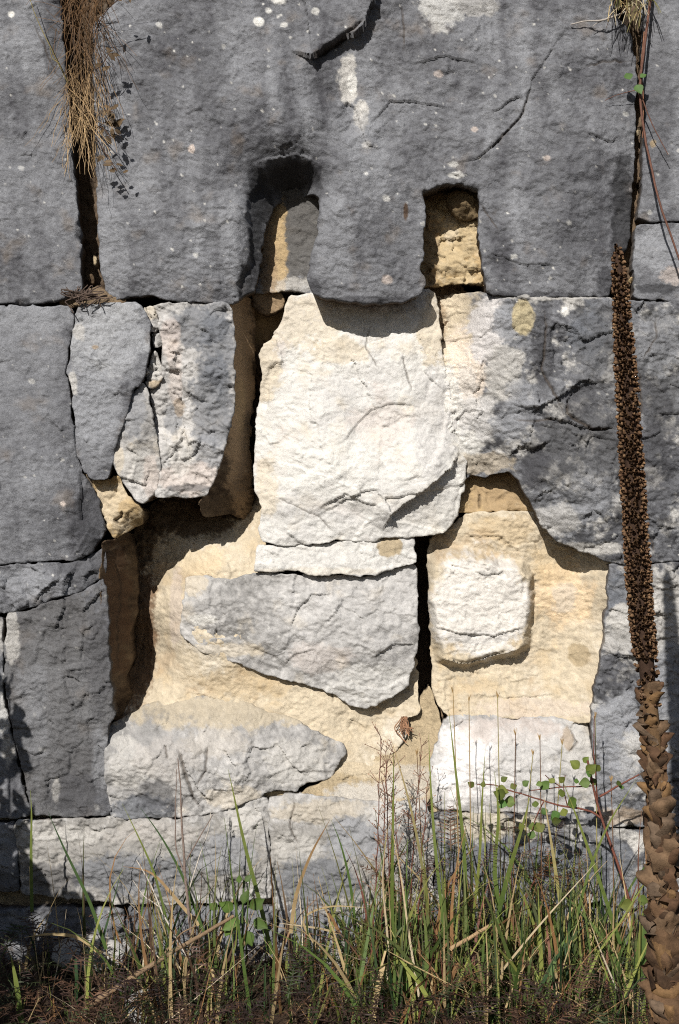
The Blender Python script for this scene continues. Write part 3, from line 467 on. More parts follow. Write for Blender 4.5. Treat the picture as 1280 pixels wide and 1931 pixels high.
stone([(1152, 1064), (1182, 1069), (1280, 1062), (RI, 1066), (RI, 1556), (1280, 1558), (1200, 1560), (1138, 1556), (1130, 1510), (1124, 1440), (1118, 1360), (1126, 1302), (1136, 1260), (1144, 1200), (1150, 1120)],
      [(1155, 1080, 6), (1148, 1200, 8), (1128, 1320, 10), (1200, 1200, -4), (1200, 1400, -8), (1270, 1300, 2), (1140, 1540, 6), (1300, 1500, 0), (1400, 1200, 0)], 'mixed', R=7, terr=9, facet=6, fine=1.7, big=0,
      steps=[([(1205, 1100), (1250, 1110), (1280, 1105)], 7, 24), ([(1140, 1230), (1180, 1240), (1230, 1225)], 6, 30), ([(1205, 1150), (1260, 1160)], 7, 24), ([(1215, 1210), (1280, 1200)], 6, 30)],
      paints=[(1170, 1120, 24, 40, 'gray', .8), (1170, 1160, 24, 22, 'pale', .8), (1170, 1200, 34, 34, 'pale', .6), (1160, 1270, 34, 30, 'dgray', .5), (1170, 1380, 50, 70, 'lgray', .9), (1190, 1420, 30, 40, 'pale', .6), (1160, 1470, 40, 60, 'lgray', .7), (1260, 1150, 40, 90, 'pale', .6), (1260, 1320, 30, 120, 'lgray', .7), (1180, 1540, 50, 16, 'tan', .5)])
# left of the hollow, lower
stone([(LE, 1074), (0, 1068), (60, 1065), (140, 1063), (166, 1048), (190, 1034), (198, 1062), (192, 1090), (150, 1112), (110, 1124), (60, 1144), (15, 1152), (LE, 1168)],
      [(0, 1090, 4), (80, 1080, 2), (100, 1120, 2), (150, 1075, 8), (185, 1050, 26), (180, 1090, 18), (20, 1140, 6)], 'gray', R=7, terr=8, facet=8, fscale=40,
      steps=[([(105, 1185), (120, 1120), (135, 1070)], 12, 30), ([(60, 1144), (75, 1120), (120, 1085)], 8, 24)], paints=[(40, 1100, 60, 30, 'lgray', .6), (165, 1070, 50, 40, 'dgray', .6)])
stone([(15, 1158), (62, 1150), (112, 1130), (152, 1118), (192, 1094), (200, 1150), (206, 1250), (213, 1350), (200, 1372), (199, 1420), (204, 1480), (209, 1536), (120, 1541), (62, 1532), (42, 1450), (26, 1380), (12, 1300), (9, 1210)],
      [(30, 1180, 2), (120, 1150, 4), (190, 1120, 10), (150, 1180, 4), (198, 1200, 2), (90, 1300, -6), (203, 1340, 2), (195, 1450, 6), (60, 1500, 2), (140, 1520, 4)], 'gray', R=8, terr=6, facet=4, fine=1.5,
      steps=[([(104, 1190), (118, 1150), (125, 1125)], 10, 26), ([(150, 1160), (175, 1130), (195, 1110)], 10, 24), ([(145, 1340), (160, 1310), (200, 1300)], 5, 40), ([(150, 1250), (158, 1190), (185, 1170)], 6, 30)],
      paints=[(110, 1330, 130, 260, (.075, .072, .07), .6), (20, 1200, 16, 50, 'pale', .6), (190, 1440, 18, 60, 'lgray', .5), (105, 1490, 8, 24, 'pale', .7), (60, 1350, 30, 100, 'lgray', .3), (150, 1500, 60, 40, 'dgray', .5), (185, 1250, 24, 90, 'dgray', .4)])
stone([(LE, 1176), (6, 1162), (2, 1210), (4, 1300), (18, 1380), (34, 1450), (52, 1530), (50, 1542), (LE, 1548)], [(-20, 1200, 2), (-10, 1400, 0), (30, 1500, 4), (-150, 1350, 0)], 'gray', R=8, terr=5, paints=[(10, 1330, 12, 60, 'lich', .5), (15, 1420, 12, 30, 'pale', .6), (0, 1200, 20, 30, 'pale', .6)])
stone([(202, 1374), (226, 1360), (262, 1342), (310, 1328), (400, 1322), (470, 1338), (560, 1368), (612, 1398), (645, 1412), (652, 1424), (640, 1440), (626, 1466), (600, 1476), (575, 1478), (560, 1490), (520, 1488), (478, 1502), (440, 1518), (380, 1534), (300, 1540), (215, 1536), (206, 1480), (201, 1420)],
      [(230, 1365, 60), (300, 1332, 122), (400, 1325, 104), (215, 1400, 12), (260, 1390, 24), (330, 1380, 30), (320, 1350, 84), (430, 1370, 46), (420, 1345, 84), (520, 1380, 52), (520, 1355, 80), (600, 1410, 50), (640, 1425, 62), (600, 1460, 40), (400, 1430, 10), (300, 1470, 0), (500, 1450, 16), (400, 1520, 8), (230, 1510, 6), (540, 1480, 28)],
      'palegray', R=4, terr=7, facet=4, fscale=45, fine=1.7, chipamt=.7, seed=71,
      steps=[([(340, 1390), (350, 1440), (375, 1480), (400, 1510)], 8, 40), ([(420, 1405), (445, 1440), (440, 1490)], 8, 40), ([(520, 1395), (540, 1430), (575, 1465)], 6, 40)],
      cracks=[([(336, 1400), (350, 1450), (362, 1490), (385, 1530)], 2.4, 9), ([(392, 1400), (390, 1450), (370, 1480)], 1.8, 6), ([(310, 1400), (318, 1430)], 1.5, 5)],
      paints=[(400, 1350, 190, 26, (.36, .31, .23), .85), (300, 1450, 110, 80, (.21, .205, .20), .6), (250, 1440, 40, 40, 'pale', .6), (270, 1520, 60, 24, 'gray', .8), (320, 1430, 60, 40, (.33, .31, .29), .6), (560, 1440, 60, 40, 'pale', .7), (440, 1500, 50, 20, 'cream', .4), (300, 1500, 40, 30, 'dgray', .5), (230, 1400, 20, 14, 'pale', .7), (410, 1400, 60, 24, (.36, .33, .29), .5)], label='rough pale grey stone forming the sill of the hollow')
stone([(640, 1436), (690, 1430), (736, 1412), (764, 1378), (772, 1344), (800, 1318), (814, 1300), (828, 1345), (840, 1385), (822, 1425), (808, 1460), (806, 1505), (720, 1512), (640, 1508), (560, 1500), (580, 1482), (622, 1470)],
      [(780, 1340, 120), (815, 1310, 118), (770, 1400, 92), (820, 1390, 90), (700, 1440, 74), (650, 1445, 66), (740, 1460, 48), (800, 1470, 40), (640, 1480, 40), (720, 1505, 20), (600, 1495, 26)], 'sand', R=0, terr=4, fine=2.2, back=180, seed=77,
      steps=[([(630, 1470), (680, 1458), (740, 1452)], 5, 18)], paints=[(690, 1450, 60, 14, 'cream', .6), (700, 1490, 80, 20, 'pale', .7), (760, 1420, 40, 20, 'sand', .6), (770, 1470, 40, 30, 'pale', .5)], label='sandy mortar bed sloping out of the hollow')
# footing course
stone([(30, 1551), (120, 1549), (212, 1546), (330, 1549), (400, 1542), (442, 1528), (478, 1512), (500, 1512), (503, 1560), (507, 1620), (509, 1690), (400, 1705), (250, 1702), (120, 1692), (42, 1682), (34, 1610)],
      [(60, 1560, 2), (250, 1555, 2), (450, 1530, 12), (250, 1620, -10), (450, 1620, -6), (80, 1670, 6), (400, 1690, 10), (490, 1600, 2)], 'palegray', grow=4.5, R=5, terr=9, facet=4, fine=1.7,
      paints=[(250, 1620, 300, 90, (.20, .19, .175), .75), (120, 1575, 80, 18, 'pale', .6), (250, 1650, 120, 40, 'gray', .7), (420, 1610, 60, 40, 'lgray', .7), (90, 1660, 60, 30, 'dgray', .6), (460, 1550, 40, 30, 'pale', .7), (300, 1570, 100, 20, (.33, .31, .29), .6)])
stone([(LE, 1556), (24, 1553), (30, 1610), (36, 1680), (LE, 1700)], 2, 'gray', R=10, terr=7, paints=[(5, 1600, 30, 40, 'lgray', .5)])
stone([(508, 1508), (560, 1506), (640, 1514), (720, 1518), (800, 1514), (812, 1560), (816, 1600), (812, 1700), (700, 1712), (640, 1725), (560, 1722), (520, 1712), (516, 1620)],
      [(520, 1515, 14), (640, 1520, 14), (780, 1525, 10), (560, 1560, 2), (700, 1580, -4), (640, 1650, -8), (780, 1650, 0), (560, 1700, 4)], 'palegray', grow=4.5, R=5, terr=8, facet=4,
      cracks=[([(560, 1506), (545, 1560), (570, 1600)], 1.5, 5)], paints=[(660, 1630, 200, 110, (.20, .19, .175), .75), (600, 1530, 90, 20, (.36, .32, .26), .7), (680, 1580, 70, 40, 'lgray', .8), (600, 1660, 80, 50, 'gray', .75), (560, 1600, 40, 30, 'pale', .5), (740, 1540, 60, 24, 'pale', .6)])
stone([(812, 1534), (900, 1538), (1000, 1536), (1128, 1534), (1134, 1562), (1134, 1640), (1130, 1702), (960, 1712), (818, 1706), (822, 1600)], [(900, 1545, 14), (1000, 1620, -2), (1100, 1560, 6)], 'mixed', R=9, terr=8, facet=6, paints=[(920, 1560, 90, 30, (.40, .36, .29), .8), (1000, 1640, 120, 60, 'gray', .6)])
stone([(1140, 1564), (1200, 1566), (RI, 1566), (RI, 1716), (1260, 1718), (1136, 1710)], [(1160, 1580, 4), (1250, 1640, -2), (1400, 1640, 0)], 'mixed', R=9, terr=7, paints=[(1205, 1590, 18, 22, 'pale', .9), (1160, 1610, 30, 30, 'gray', .8), (1180, 1670, 40, 40, 'gray', .6)])
for (a, b, k) in ((LE, 228, 'gray'), (236, 520, 'gray'), (528, 806, 'gray'), (814, 1130, 'gray'), (1138, RI, 'gray')):
    stone([(a, 1708+rnd.uniform(-4, 6)), ((a+b)/2, 1712+rnd.uniform(0, 8)), (b, 1718), (b+3, 1820), (b-2, 1990), ((a+b)/2, 1992), (a, 1990), (a-3, 1830)], [(a, 1720, 4), (b, 1720, 6), ((a+b)/2, 1780, -8), ((a+b)/2, 1900, -14)], k, R=16, terr=11, facet=9, g=3.2, paints=[((a+b)/2, 1760, 120, 40, 'lgray', .4), ((a+b)/2, 1860, 200, 60, 'dirt', .8)])
# joint filling: small chips and earth in the upright joints
for (pu, pv, r, dpt, kd) in ((180, 490, 8, 34, 'sand'), (172, 528, 9, 40, 'brown'), (1203, 250, 6, 26, 'sand'), (1205, 340, 6, 26, 'brown'), (1198, 470, 6, 28, 'sand'), (1190, 530, 7, 24, 'ochre')):
    a0 = rnd.uniform(0, 1); w = .8
    stone([(pu+r*w*math.cos(6.283*(i+a0)/5)*rnd.uniform(.6, 1.3), pv+r*1.6*math.sin(6.283*(i+a0)/5)*rnd.uniform(.6, 1.3)) for i in range(5)], [(pu, pv, dpt), (pu+r, pv, dpt+6), (pu, pv+r, dpt+8), (pu-r, pv-r, dpt+3)], kd, R=1.5, jag=1.2, terr=2, big=0, mid=1, fine=1, facet=6, fscale=9, back=90, name='chip', g=2, grow=0)
for (poly, dpt) in (([(110, T), (235, T), (222, 0), (200, 100), (196, 420), (203, 560), (150, 560), (128, 350), (112, 150)], 85), ([(1190, T), (1222, T), (1222, 570), (1160, 570), (1186, 440)], 60)):
    stone(poly, dpt, 'brown', R=0, terr=10, fine=3, facet=6, fscale=18, back=60, g=4, name='earth_fill', paints=[(170, 300, 60, 400, 'dirt', .8), (1190, 300, 40, 400, 'dirt', .5)])
stone([(118, 554), (160, 548), (188, 540), (206, 560), (240, 566), (230, 576), (150, 578), (110, 575)], 24, 'brown', R=5, terr=4, fine=2, back=80, name='earth_fill', paints=[(165, 560, 60, 20, (.17, .125, .08), .7)])
for (poly, dpt) in (([(LE+10, 1500), (640, 1490), (RI-10, 1510), (RI-10, 1985), (LE+10, 1985)], 42),):
    stone(poly, dpt, 'sand', R=0, terr=6, fine=2, facet=3, fscale=20, back=60, g=5, name='mortar', grow=0, paints=[(200, 1560, 260, 200, (.12, .10, .075), .7), (640, 1800, 900, 110, 'dirt', .8), (1200, 1600, 200, 60, (.12, .10, .075), .6)])
# the wall beyond the frame
for (x0, x1, ys) in ((-960, -640, (T, 300, 760, 1200, 1560, 1990)), (-632, -208, (T, 560, 1010, 1400, 1690, 1990)), (RI+8, 1900, (T, 380, 820, 1290, 1650, 1990)), (1908, 2280, (T, 560, 1010, 1500, 1990))):
    for a, b in zip(ys[:-1], ys[1:]):
        stone([(x0, a+6), (x1, a+6), (x1, b-4), (x0, b-4)], [(x0, a, 4), (x1, a, 4), ((x0+x1)/2, (a+b)/2, -10), (x1, b, 6), (x0, b, 2)], 'gray', R=22, terr=8, g=10, jag=4)
for (x0, x1) in ((-960, -420), (-412, 150), (158, 800), (808, 1330), (1338, 1820), (1828, 2280)):
    stone([(x0, -560), (x1, -560), (x1, T-8), (x0, T-8)], [(x0, -550, 4), (x1, -500, 4), ((x0+x1)/2, -330, -10), (x1, T, 6), (x0, T, 2)], 'gray', R=22, terr=8, g=10, jag=4)
# earth and rubble core behind the face stones
def box(name, x0, x1, y0, y1, z0, z1, m, parent=None):
    V = [(x, y, z) for x in (x0, x1) for y in (y0, y1) for z in (z0, z1)]
    F = [(0, 1, 3, 2), (4, 6, 7, 5), (0, 4, 5, 1), (2, 3, 7, 6), (0, 2, 6, 4), (1, 5, 7, 3)]
    return make_mesh(name, V, F, m, None, parent, smooth=False)
box('earth_core', -1.66, 1.72, 0.32, 0.95, -0.2, 2.47, M_DIRT, wall)
# ------------------------------------------------------------------ ground
def gz(x, y):
    return 0.115+0.15*np.clip(y, -1.1, 0)+0.02*np.clip(y+1.1, -3, 0)
def ground():
    xs = np.concatenate([[-200, -60, -20, -8, -4], np.linspace(-2.4, 2.4, 121), [4, 8, 20, 60, 200]])
    ys = np.concatenate([[-200, -60, -20, -8, -5], np.linspace(-3.5, 0.3, 97), [.6, 1.2, 5, 20, 80, 200]])
    X, Y = np.meshgrid(xs, ys); near = np.exp(-(np.hypot(X, Y+1)/3)**2)
    Z = gz(X, Y)+(0.02*fbm(X*1000, Y*1000, 400, 4, 3)+.016*fbm(X*1000, Y*1000, 90, 3, 5))*near
    n = len(xs); j, i = np.meshgrid(np.arange(len(ys)-1), np.arange(n-1), indexing='ij'); j = j.ravel(); i = i.ravel()
    F = np.stack([j*n+i, j*n+i+1, (j+1)*n+i+1, (j+1)*n+i], 1)
    o = make_mesh('ground', np.stack([X.ravel(), Y.ravel(), Z.ravel()], 1), F, M_SOIL); o['kind'] = 'structure'
M_SOIL = mat('dark_leaf_litter', 0.95, [(60, 0.012, 0.8), (260, 0.004, 0.8)], 0.6, 90, color=(0.045, 0.030, 0.020), spec=0.1)
ground()

# ------------------------------------------------------------------ plants
def at(px, py, y):
    """the place that stands y metres from the wall face (negative: in front) and is seen at px, py of the photograph"""
    k = (D+y)/D
    return np.array([(px-640)/1000*k, y, CZ+(965.5-py)/1000*k])

class Geo:
    def __init__(s): s.V = []; s.F = []; s.C = []; s.n = 0
    def add(s, V, F, C):
        s.V.append(V); s.F.append(np.asarray(F)+s.n); s.C.append(np.broadcast_to(np.asarray(C, float), V.shape)); s.n += len(V)
    def ribbon(s, P, w, C, side=None):
        P = np.asarray(P, float); n = len(P)
        if side is None:
            T_ = np.gradient(P, axis=0); sv = np.cross(T_, np.array([rnd.uniform(-.5, .5), 1.0, rnd.uniform(-.2, .2)])); sv /= np.maximum(np.linalg.norm(sv, axis=1), 1e-9)[:, None]
        else: sv = np.broadcast_to(np.asarray(side, float), P.shape)
        w = np.broadcast_to(np.asarray(w, float), (n,))[:, None]
        V = np.concatenate([P-sv*w/2, P+sv*w/2]); C = np.broadcast_to(np.asarray(C, float), (n, 3))
        i = np.arange(n-1); s.add(V, np.stack([i, i+1, n+i+1, n+i], 1), np.concatenate([C, C]))
    def tube(s, P, r, C, k=5):
        P = np.asarray(P, float); n = len(P); T_ = np.gradient(P, axis=0); T_ /= np.maximum(np.linalg.norm(T_, axis=1), 1e-9)[:, None]
        a = np.cross(T_, np.array([.31, .9, .2])); a /= np.maximum(np.linalg.norm(a, axis=1), 1e-9)[:, None]; b = np.cross(T_, a)
        r = np.broadcast_to(np.asarray(r, float), (n,)); th = 2*np.pi*np.arange(k)/k
        V = (P[:, None]+r[:, None, None]*(np.cos(th)[None, :, None]*a[:, None]+np.sin(th)[None, :, None]*b[:, None])).reshape(-1, 3)
        F = [(i*k+j, i*k+(j+1) % k, (i+1)*k+(j+1) % k, (i+1)*k+j) for i in range(n-1) for j in range(k)]
        C = np.broadcast_to(np.asarray(C, float), (n, 3)); s.add(V, F, np.repeat(C, k, 0))
    def build(s, name, m, parent=None, **props):
        o = make_mesh(name, np.concatenate(s.V), np.concatenate(s.F), m, np.concatenate(s.C), parent)
        for k_, v_ in props.items(): o[k_] = v_
        return o

def smooth_path(P, n=12, wob=0.0, seed=0):
    P = np.asarray(P, float); d = np.concatenate([[0], np.cumsum(np.linalg.norm(P[1:]-P[:-1], axis=1))]); t = np.linspace(0, d[-1], n)
    Q = np.stack([np.interp(t, d, P[:, k]) for k in range(P.shape[1])], 1)
    for _ in range(3): Q[1:-1] = .5*Q[1:-1]+.25*(Q[:-2]+Q[2:])
    if wob:
        for k in range(P.shape[1]): Q[:, k] += wob*fbm(t*1000, t*0+k*77.+seed*13, 40, 3, seed+k)
    return Q

def leaf(geo, pos, size, normal, up, col, wr=.8, fold=.25, k=6, lobes=0, curl=.15):
    n = np.asarray(normal, float); n /= np.linalg.norm(n); u = np.asarray(up, float); u = u-n*(u@n); u /= max(np.linalg.norm(u), 1e-6); s = np.cross(u, n)
    t = np.linspace(0, 1, k); w = wr*.5*np.sin(np.pi*np.clip(t, .02, 1)**.8)*(1-.25*t); 
    if lobes: w = w*(1+.22*np.sin(t*np.pi*2*lobes))
    w[-1] = .01
    c = np.stack([t*0, t, -curl*t*t], 1); l = np.stack([-w, t+.02, fold*w-curl*t*t], 1); r = np.stack([w, t+.02, fold*w-curl*t*t], 1)
    L = np.concatenate([l, c, r])*size
    V = pos+L[:, :1]*s+L[:, 1:2]*u+L[:, 2:3]*n
    i = np.arange(k-1); F = np.concatenate([np.stack([i, i+1, k+i+1, k+i], 1), np.stack([k+i, k+i+1, 2*k+i+1, 2*k+i], 1)])
    col = np.asarray(col, float); C = np.concatenate([np.tile(col, (k, 1)), np.tile(col*1.25, (k, 1)), np.tile(col*.95, (k, 1))])
    geo.add(V, F, C)

npr = np.random.RandomState(21)
GREEN = (.06, .10, .022); YGREEN = (.17, .19, .045); STRAW = (.36, .27, .14); ORANGE = (.20, .105, .045); DBROWN = (.07, .04, .025); DGREEN = (.022, .05, .018); RED = (.13, .05, .035)
def blades(geo, n, x, y, h, cols, w=(.002, .0055), lean=.25, droop=.35, K=8):
    bx = npr.uniform(*x, n) if not callable(x) else x(n); by = npr.uniform(*y, n); bz = gz(bx, by)-.01
    H = npr.uniform(*h, n)*npr.uniform(.6, 1, n); az = npr.uniform(0, 2*np.pi, n); ln = npr.normal(0, lean, n); dr = np.abs(npr.normal(0, droop, n)); W = npr.uniform(*w, n)
    c = np.array(cols, float)[npr.randint(0, len(cols), n)]*npr.uniform(.65, 1.3, (n, 1)); tipc = np.array(STRAW)*npr.uniform(.5, 1.1, (n, 1)); tp = npr.uniform(0, .45, n)
    t = np.linspace(0, 1, K); yaw = npr.uniform(-1.0, 1.0, n)
    for i in range(n):
        f = ln[i]*t+dr[i]*t**2.2; kink = npr.rand() < .12
        z = H[i]*(t-.35*dr[i]*t**3)
        if kink: kt = npr.uniform(.45, .8); z = np.where(t > kt, H[i]*kt-(t-kt)*H[i]*npr.uniform(.2, .9), z); f = f+np.where(t > kt, (t-kt)*.8, 0)
        P = np.stack([bx[i]+np.cos(az[i])*H[i]*f, by[i]+np.sin(az[i])*H[i]*f*.6, bz[i]+z], 1)
        P[:, 1] = np.minimum(P[:, 1], -.006)
        C = c[i]*(1-tp[i]*t[:, None]**2)+tipc[i]*(tp[i]*t[:, None]**2)
        geo.ribbon(P, W[i]*np.clip(1-t**2, .08, 1)**.7*(.75+.5*np.sin(np.pi*np.clip(t+.15, 0, 1))), C, (math.cos(yaw[i]), math.sin(yaw[i]), 0))

g = Geo()
cl = lambda c, s: (lambda n: np.clip(npr.normal(c, s, n), -.9, .9))
DK = (.035, .022, .015)
MIXR = [GREEN]*8+[YGREEN]*4+[STRAW]*2+[ORANGE]*2+[DGREEN]*3+[RED]
MIXL = [GREEN]*4+[YGREEN]*3+[STRAW]*3+[ORANGE]*2+[DGREEN]*3+[DBROWN]*3
LOW = [DBROWN]*5+[DK]*8+[DGREEN]*4+[ORANGE]+[GREEN]
blades(g, 290, cl(.29, .14), (-.34, -.03), (.14, .39), MIXR, w=(.003, .0085))
blades(g, 150, cl(.10, .06), (-.34, -.04), (.16, .40), MIXR, w=(.003, .0085))
blades(g, 120, cl(.45, .07), (-.30, -.04), (.16, .40), MIXR, w=(.003, .008))
blades(g, 200, cl(.28, .17), (-.34, -.03), (.12, .42), MIXR)
blades(g, 620, (.03, .56), (-.42, -.02), (.06, .26), MIXR*2+LOW*2, lean=.6, droop=.6)
blades(g, 130, cl(-.27, .085), (-.30, -.04), (.14, .40), MIXL, w=(.002, .006))
blades(g, 220, (-.45, .05), (-.40, -.02), (.04, .19), MIXL+LOW*2, lean=.5, droop=.6)
blades(g, 150, (-.68, -.36), (-.40, -.03), (.05, .20), MIXL+LOW*2, lean=.4, droop=.6)
blades(g, 330, (-.70, .62), (-.80, -.38), (.03, .17), LOW, lean=.6, droop=.7)
# fine straw threads lying crosswise
blades(g, 130, (-.6, .6), (-.5, -.05), (.08, .34), [STRAW, STRAW, (.5, .42, .3), ORANGE], w=(.0012, .0024), lean=.9, droop=.5)
def long_blade(pts, y, w, c0, c1, n=14):
    P = smooth_path([at(px, py, y) for px, py in pts], n); t = np.linspace(0, 1, n)[:, None]
    g.ribbon(P, w*np.clip(1-t[:, 0]**2.5, .06, 1), np.array(c0)*(1-t)+np.array(c1)*t)
for a in (([(512, 1800), (490, 1700), (462, 1600), (443, 1510), (430, 1450)], -.14, .008, GREEN, YGREEN), ([(548, 1760), (556, 1690), (585, 1610), (622, 1546)], -.16, .007, STRAW, ORANGE), ([(672, 1760), (660, 1660), (640, 1580), (624, 1546)], -.16, .006, GREEN, GREEN),
          ([(385, 1760), (340, 1640), (300, 1570), (262, 1520)], -.2, .005, GREEN, DGREEN), ([(375, 1745), (340, 1705), (285, 1640), (232, 1634)], -.2, .006, STRAW, ORANGE), ([(320, 1760), (290, 1640), (250, 1555), (230, 1515)], -.2, .005, GREEN, YGREEN),
          ([(745, 1830), (738, 1700), (741, 1560), (742, 1420)], -.22, .007, GREEN, YGREEN), ([(812, 1800), (800, 1650), (775, 1520), (735, 1385)], -.2, .006, GREEN, STRAW), ([(838, 1760), (820, 1600), (812, 1490), (808, 1385)], -.2, .006, GREEN, YGREEN), ([(880, 1760), (876, 1600), (862, 1480), (846, 1340)], -.2, .007, GREEN, YGREEN),
          ([(890, 1750), (905, 1620), (908, 1520), (915, 1410)], -.18, .006, YGREEN, YGREEN), ([(945, 1740), (930, 1640), (942, 1540), (932, 1455)], -.18, .008, GREEN, YGREEN), ([(1068, 1780), (1050, 1660), (1035, 1560), (1025, 1500)], -.2, .007, YGREEN, STRAW), ([(1170, 1780), (1130, 1660), (1095, 1560), (1060, 1470)], -.2, .007, GREEN, YGREEN),
          ([(1085, 1740), (1110, 1640), (1150, 1545), (1200, 1470)], -.2, .005, GREEN, YGREEN), ([(940, 1720), (960, 1640), (985, 1560), (1000, 1500)], -.2, .009, GREEN, YGREEN), ([(1204, 1850), (1212, 1780), (1224, 1700)], -.3, .010, GREEN, GREEN), ([(1200, 1850), (1205, 1780), (1214, 1705)], -.3, .010, GREEN, YGREEN), ([(1210, 1850), (1222, 1790), (1236, 1720)], -.3, .009, GREEN, GREEN),
          ([(725, 1890), (735, 1800), (718, 1650), (735, 1540)], -.25, .004, (.5, .42, .3), STRAW), ([(790, 1880), (770, 1760), (755, 1640), (735, 1545)], -.3, .004, (.5, .42, .3), STRAW), ([(880, 1930), (930, 1850), (1020, 1740), (1130, 1620)], -.3, .004, STRAW, (.5, .42, .3)), ([(1165, 1870), (1135, 1800), (1105, 1720)], -.3, .003, (.5, .45, .36), STRAW),
          ([(40, 1930), (30, 1850), (20, 1800)], -.35, .010, GREEN, YGREEN), ([(60, 1720), (58, 1600), (60, 1530), (57, 1490)], -.12, .006, GREEN, YGREEN), ([(190, 1800), (150, 1765), (90, 1760), (45, 1768)], -.2, .007, STRAW, STRAW), ([(200, 1790), (170, 1700), (120, 1600), (90, 1530)], -.2, .006, GREEN, DGREEN),
          ([(600, 1790), (560, 1730), (620, 1706), (690, 1712)], -.2, .004, STRAW, STRAW), ([(640, 1760), (600, 1750), (560, 1745), (520, 1740)], -.18, .004, STRAW, (.5, .42, .3)), ([(640, 1760), (625, 1730), (605, 1705)], -.18, .006, ORANGE, ORANGE)):
    long_blade(*a)
g.build('grass', M_PLANT, None, kind='stuff', label='green and straw coloured grass growing along the foot of the wall', category='grass')

# brown dead fern litter and low green fern
def frond(geo, P0, dirv, L, col, n=13, pin=.34, droop=.5, seed=0):
    d = np.asarray(dirv, float); d /= np.linalg.norm(d); t = np.linspace(0, 1, n); P = P0+d*L*t[:, None]; P[:, 2] -= droop*L*t**2*.6
    sv = np.cross(d, [0, 0, 1.0]); sv /= max(np.linalg.norm(sv), 1e-6); nn = np.cross(sv, d)
    geo.ribbon(P, .0018*(1.2-t), np.array(col)*.8, sv)
    for i in range(1, n):
        pl = L*pin*(1-t[i])**.75*(.4+.6*min(1, t[i]*4))*rnd.uniform(.8, 1.1)
        for sgn in (-1, 1):
            e = sv*sgn*.85+d*.5+nn*rnd.uniform(-.35, .25); e /= np.linalg.norm(e); m = 5; s_ = np.linspace(0, 1, m)
            Q = P[i]+e*pl*s_[:, None]; Q[:, 2] -= pl*.25*s_**2
            w = np.where(np.arange(m) % 2 == 0, .45, 1.0)*L*.028*(1.1-s_*.8)
            geo.ribbon(Q, w, np.array(col)*rnd.uniform(.6, 1.4), d*.9+nn*rnd.uniform(-.5, .5))
def litter(name, label, n, xr, yr, hr, cols, Lr=(.07, .16)):
    q = Geo()
    for i in range(n):
        x = rnd.uniform(*xr); y = rnd.uniform(*yr); z = float(gz(x, y))+rnd.uniform(*hr); a = rnd.uniform(0, 6.28); c = rnd.choice(cols)
        frond(q, np.array([x, y, z]), (math.cos(a), math.sin(a)*.8-.3, rnd.uniform(-.1, .9)), rnd.uniform(*Lr), np.array(c)*rnd.uniform(.6, 1.4))
    return q.build(name, M_PLANT, None, kind='stuff', label=label, category='dead fern')
BR = [(.04, .024, .019), (.055, .03, .021), (.03, .02, .018), (.085, .045, .026), (.04, .022, .02), (.03, .04, .016)]
litter('dead_fern_litter', 'dark brown dead fern litter spread on the ground under the grass', 620, (-.66, .62), (-.75, -.06), (0, .12), BR)
litter('dead_fern_litter', 'heaped dark brown dead fern litter nearest the viewer', 380, (-.62, .60), (-.62, -.36), (.05, .17), BR, (.06, .13))
litter('dead_fern_litter', 'rusty dead fern fronds standing up among the right grass', 55, (.10, .42), (-.22, -.05), (.08, .30), BR+[(.13, .055, .028)]*2, (.06, .13))
def fern(name, label, spots, cols, L):
    c0 = at(*spots[0]); t_ = thing(name, label, 'fern', tuple(c0))
    for sp in spots:
        p = at(*sp)
        for k in range(7):
            q = Geo(); a = k*.9+rnd.uniform(-.3, .3)
            frond(q, p-c0, (math.cos(a), -.35+.5*math.sin(a), .75+rnd.uniform(-.2, .5)), L*rnd.uniform(.7, 1.1), np.array(rnd.choice(cols))*rnd.uniform(.8, 1.2), n=11)
            o = q.build('frond', M_PLANT, t_)
fern('fern', 'low feathery green fern in front of the footing stones near the middle', [(575, 1830, -.2), (620, 1815, -.2)], [(.045, .075, .022), (.06, .09, .03)], .085)
fern('fern', 'rusty and green fern tuft under the bramble leaves on the right', [(1035, 1640, -.12), (1065, 1655, -.14), (1005, 1660, -.12)], [(.12, .055, .02), (.07, .08, .02), (.15, .07, .025)], .075)

# round leaved bramble on the right
def leaf_facing(): return (rnd.uniform(-.7, .5), -1, rnd.uniform(-.2, .8))
br = thing('bramble', 'green round leaved bramble with reddish stems climbing the right footing stones', 'bramble', tuple(at(1180, 1800, -.14)))
b0 = np.array(br.location)
for pts, r in (([(1210, 1860), (1190, 1700), (1150, 1590), (1128, 1530), (1116, 1480), (1108, 1435)], .0035), ([(1128, 1530), (1120, 1420), (1120, 1350)], .0014), ([(1135, 1545), (1120, 1528), (1070, 1522), (1025, 1512), (985, 1497)], .0022), ([(1115, 1482), (1060, 1484), (998, 1491)], .0014),
               ([(1131, 1502), (1165, 1482), (1205, 1460)], .0022), ([(1025, 1512), (1010, 1540), (1000, 1580)], .0014), ([(985, 1497), (955, 1490), (930, 1478), (900, 1480)], .0014), ([(1070, 1522), (1062, 1480), (1066, 1462)], .0012), ([(1190, 1700), (1196, 1680), (1200, 1668)], .0014), ([(1060, 1484), (1040, 1472), (1028, 1462)], .0012)):
    q = Geo(); q.tube(smooth_path([at(a, b, -.12-.02*rnd.random()) for a, b in pts], 14, .0015, int(pts[0][0]))-b0, np.linspace(r, r*.6, 14), RED); q.build('stem', M_BARK, br)
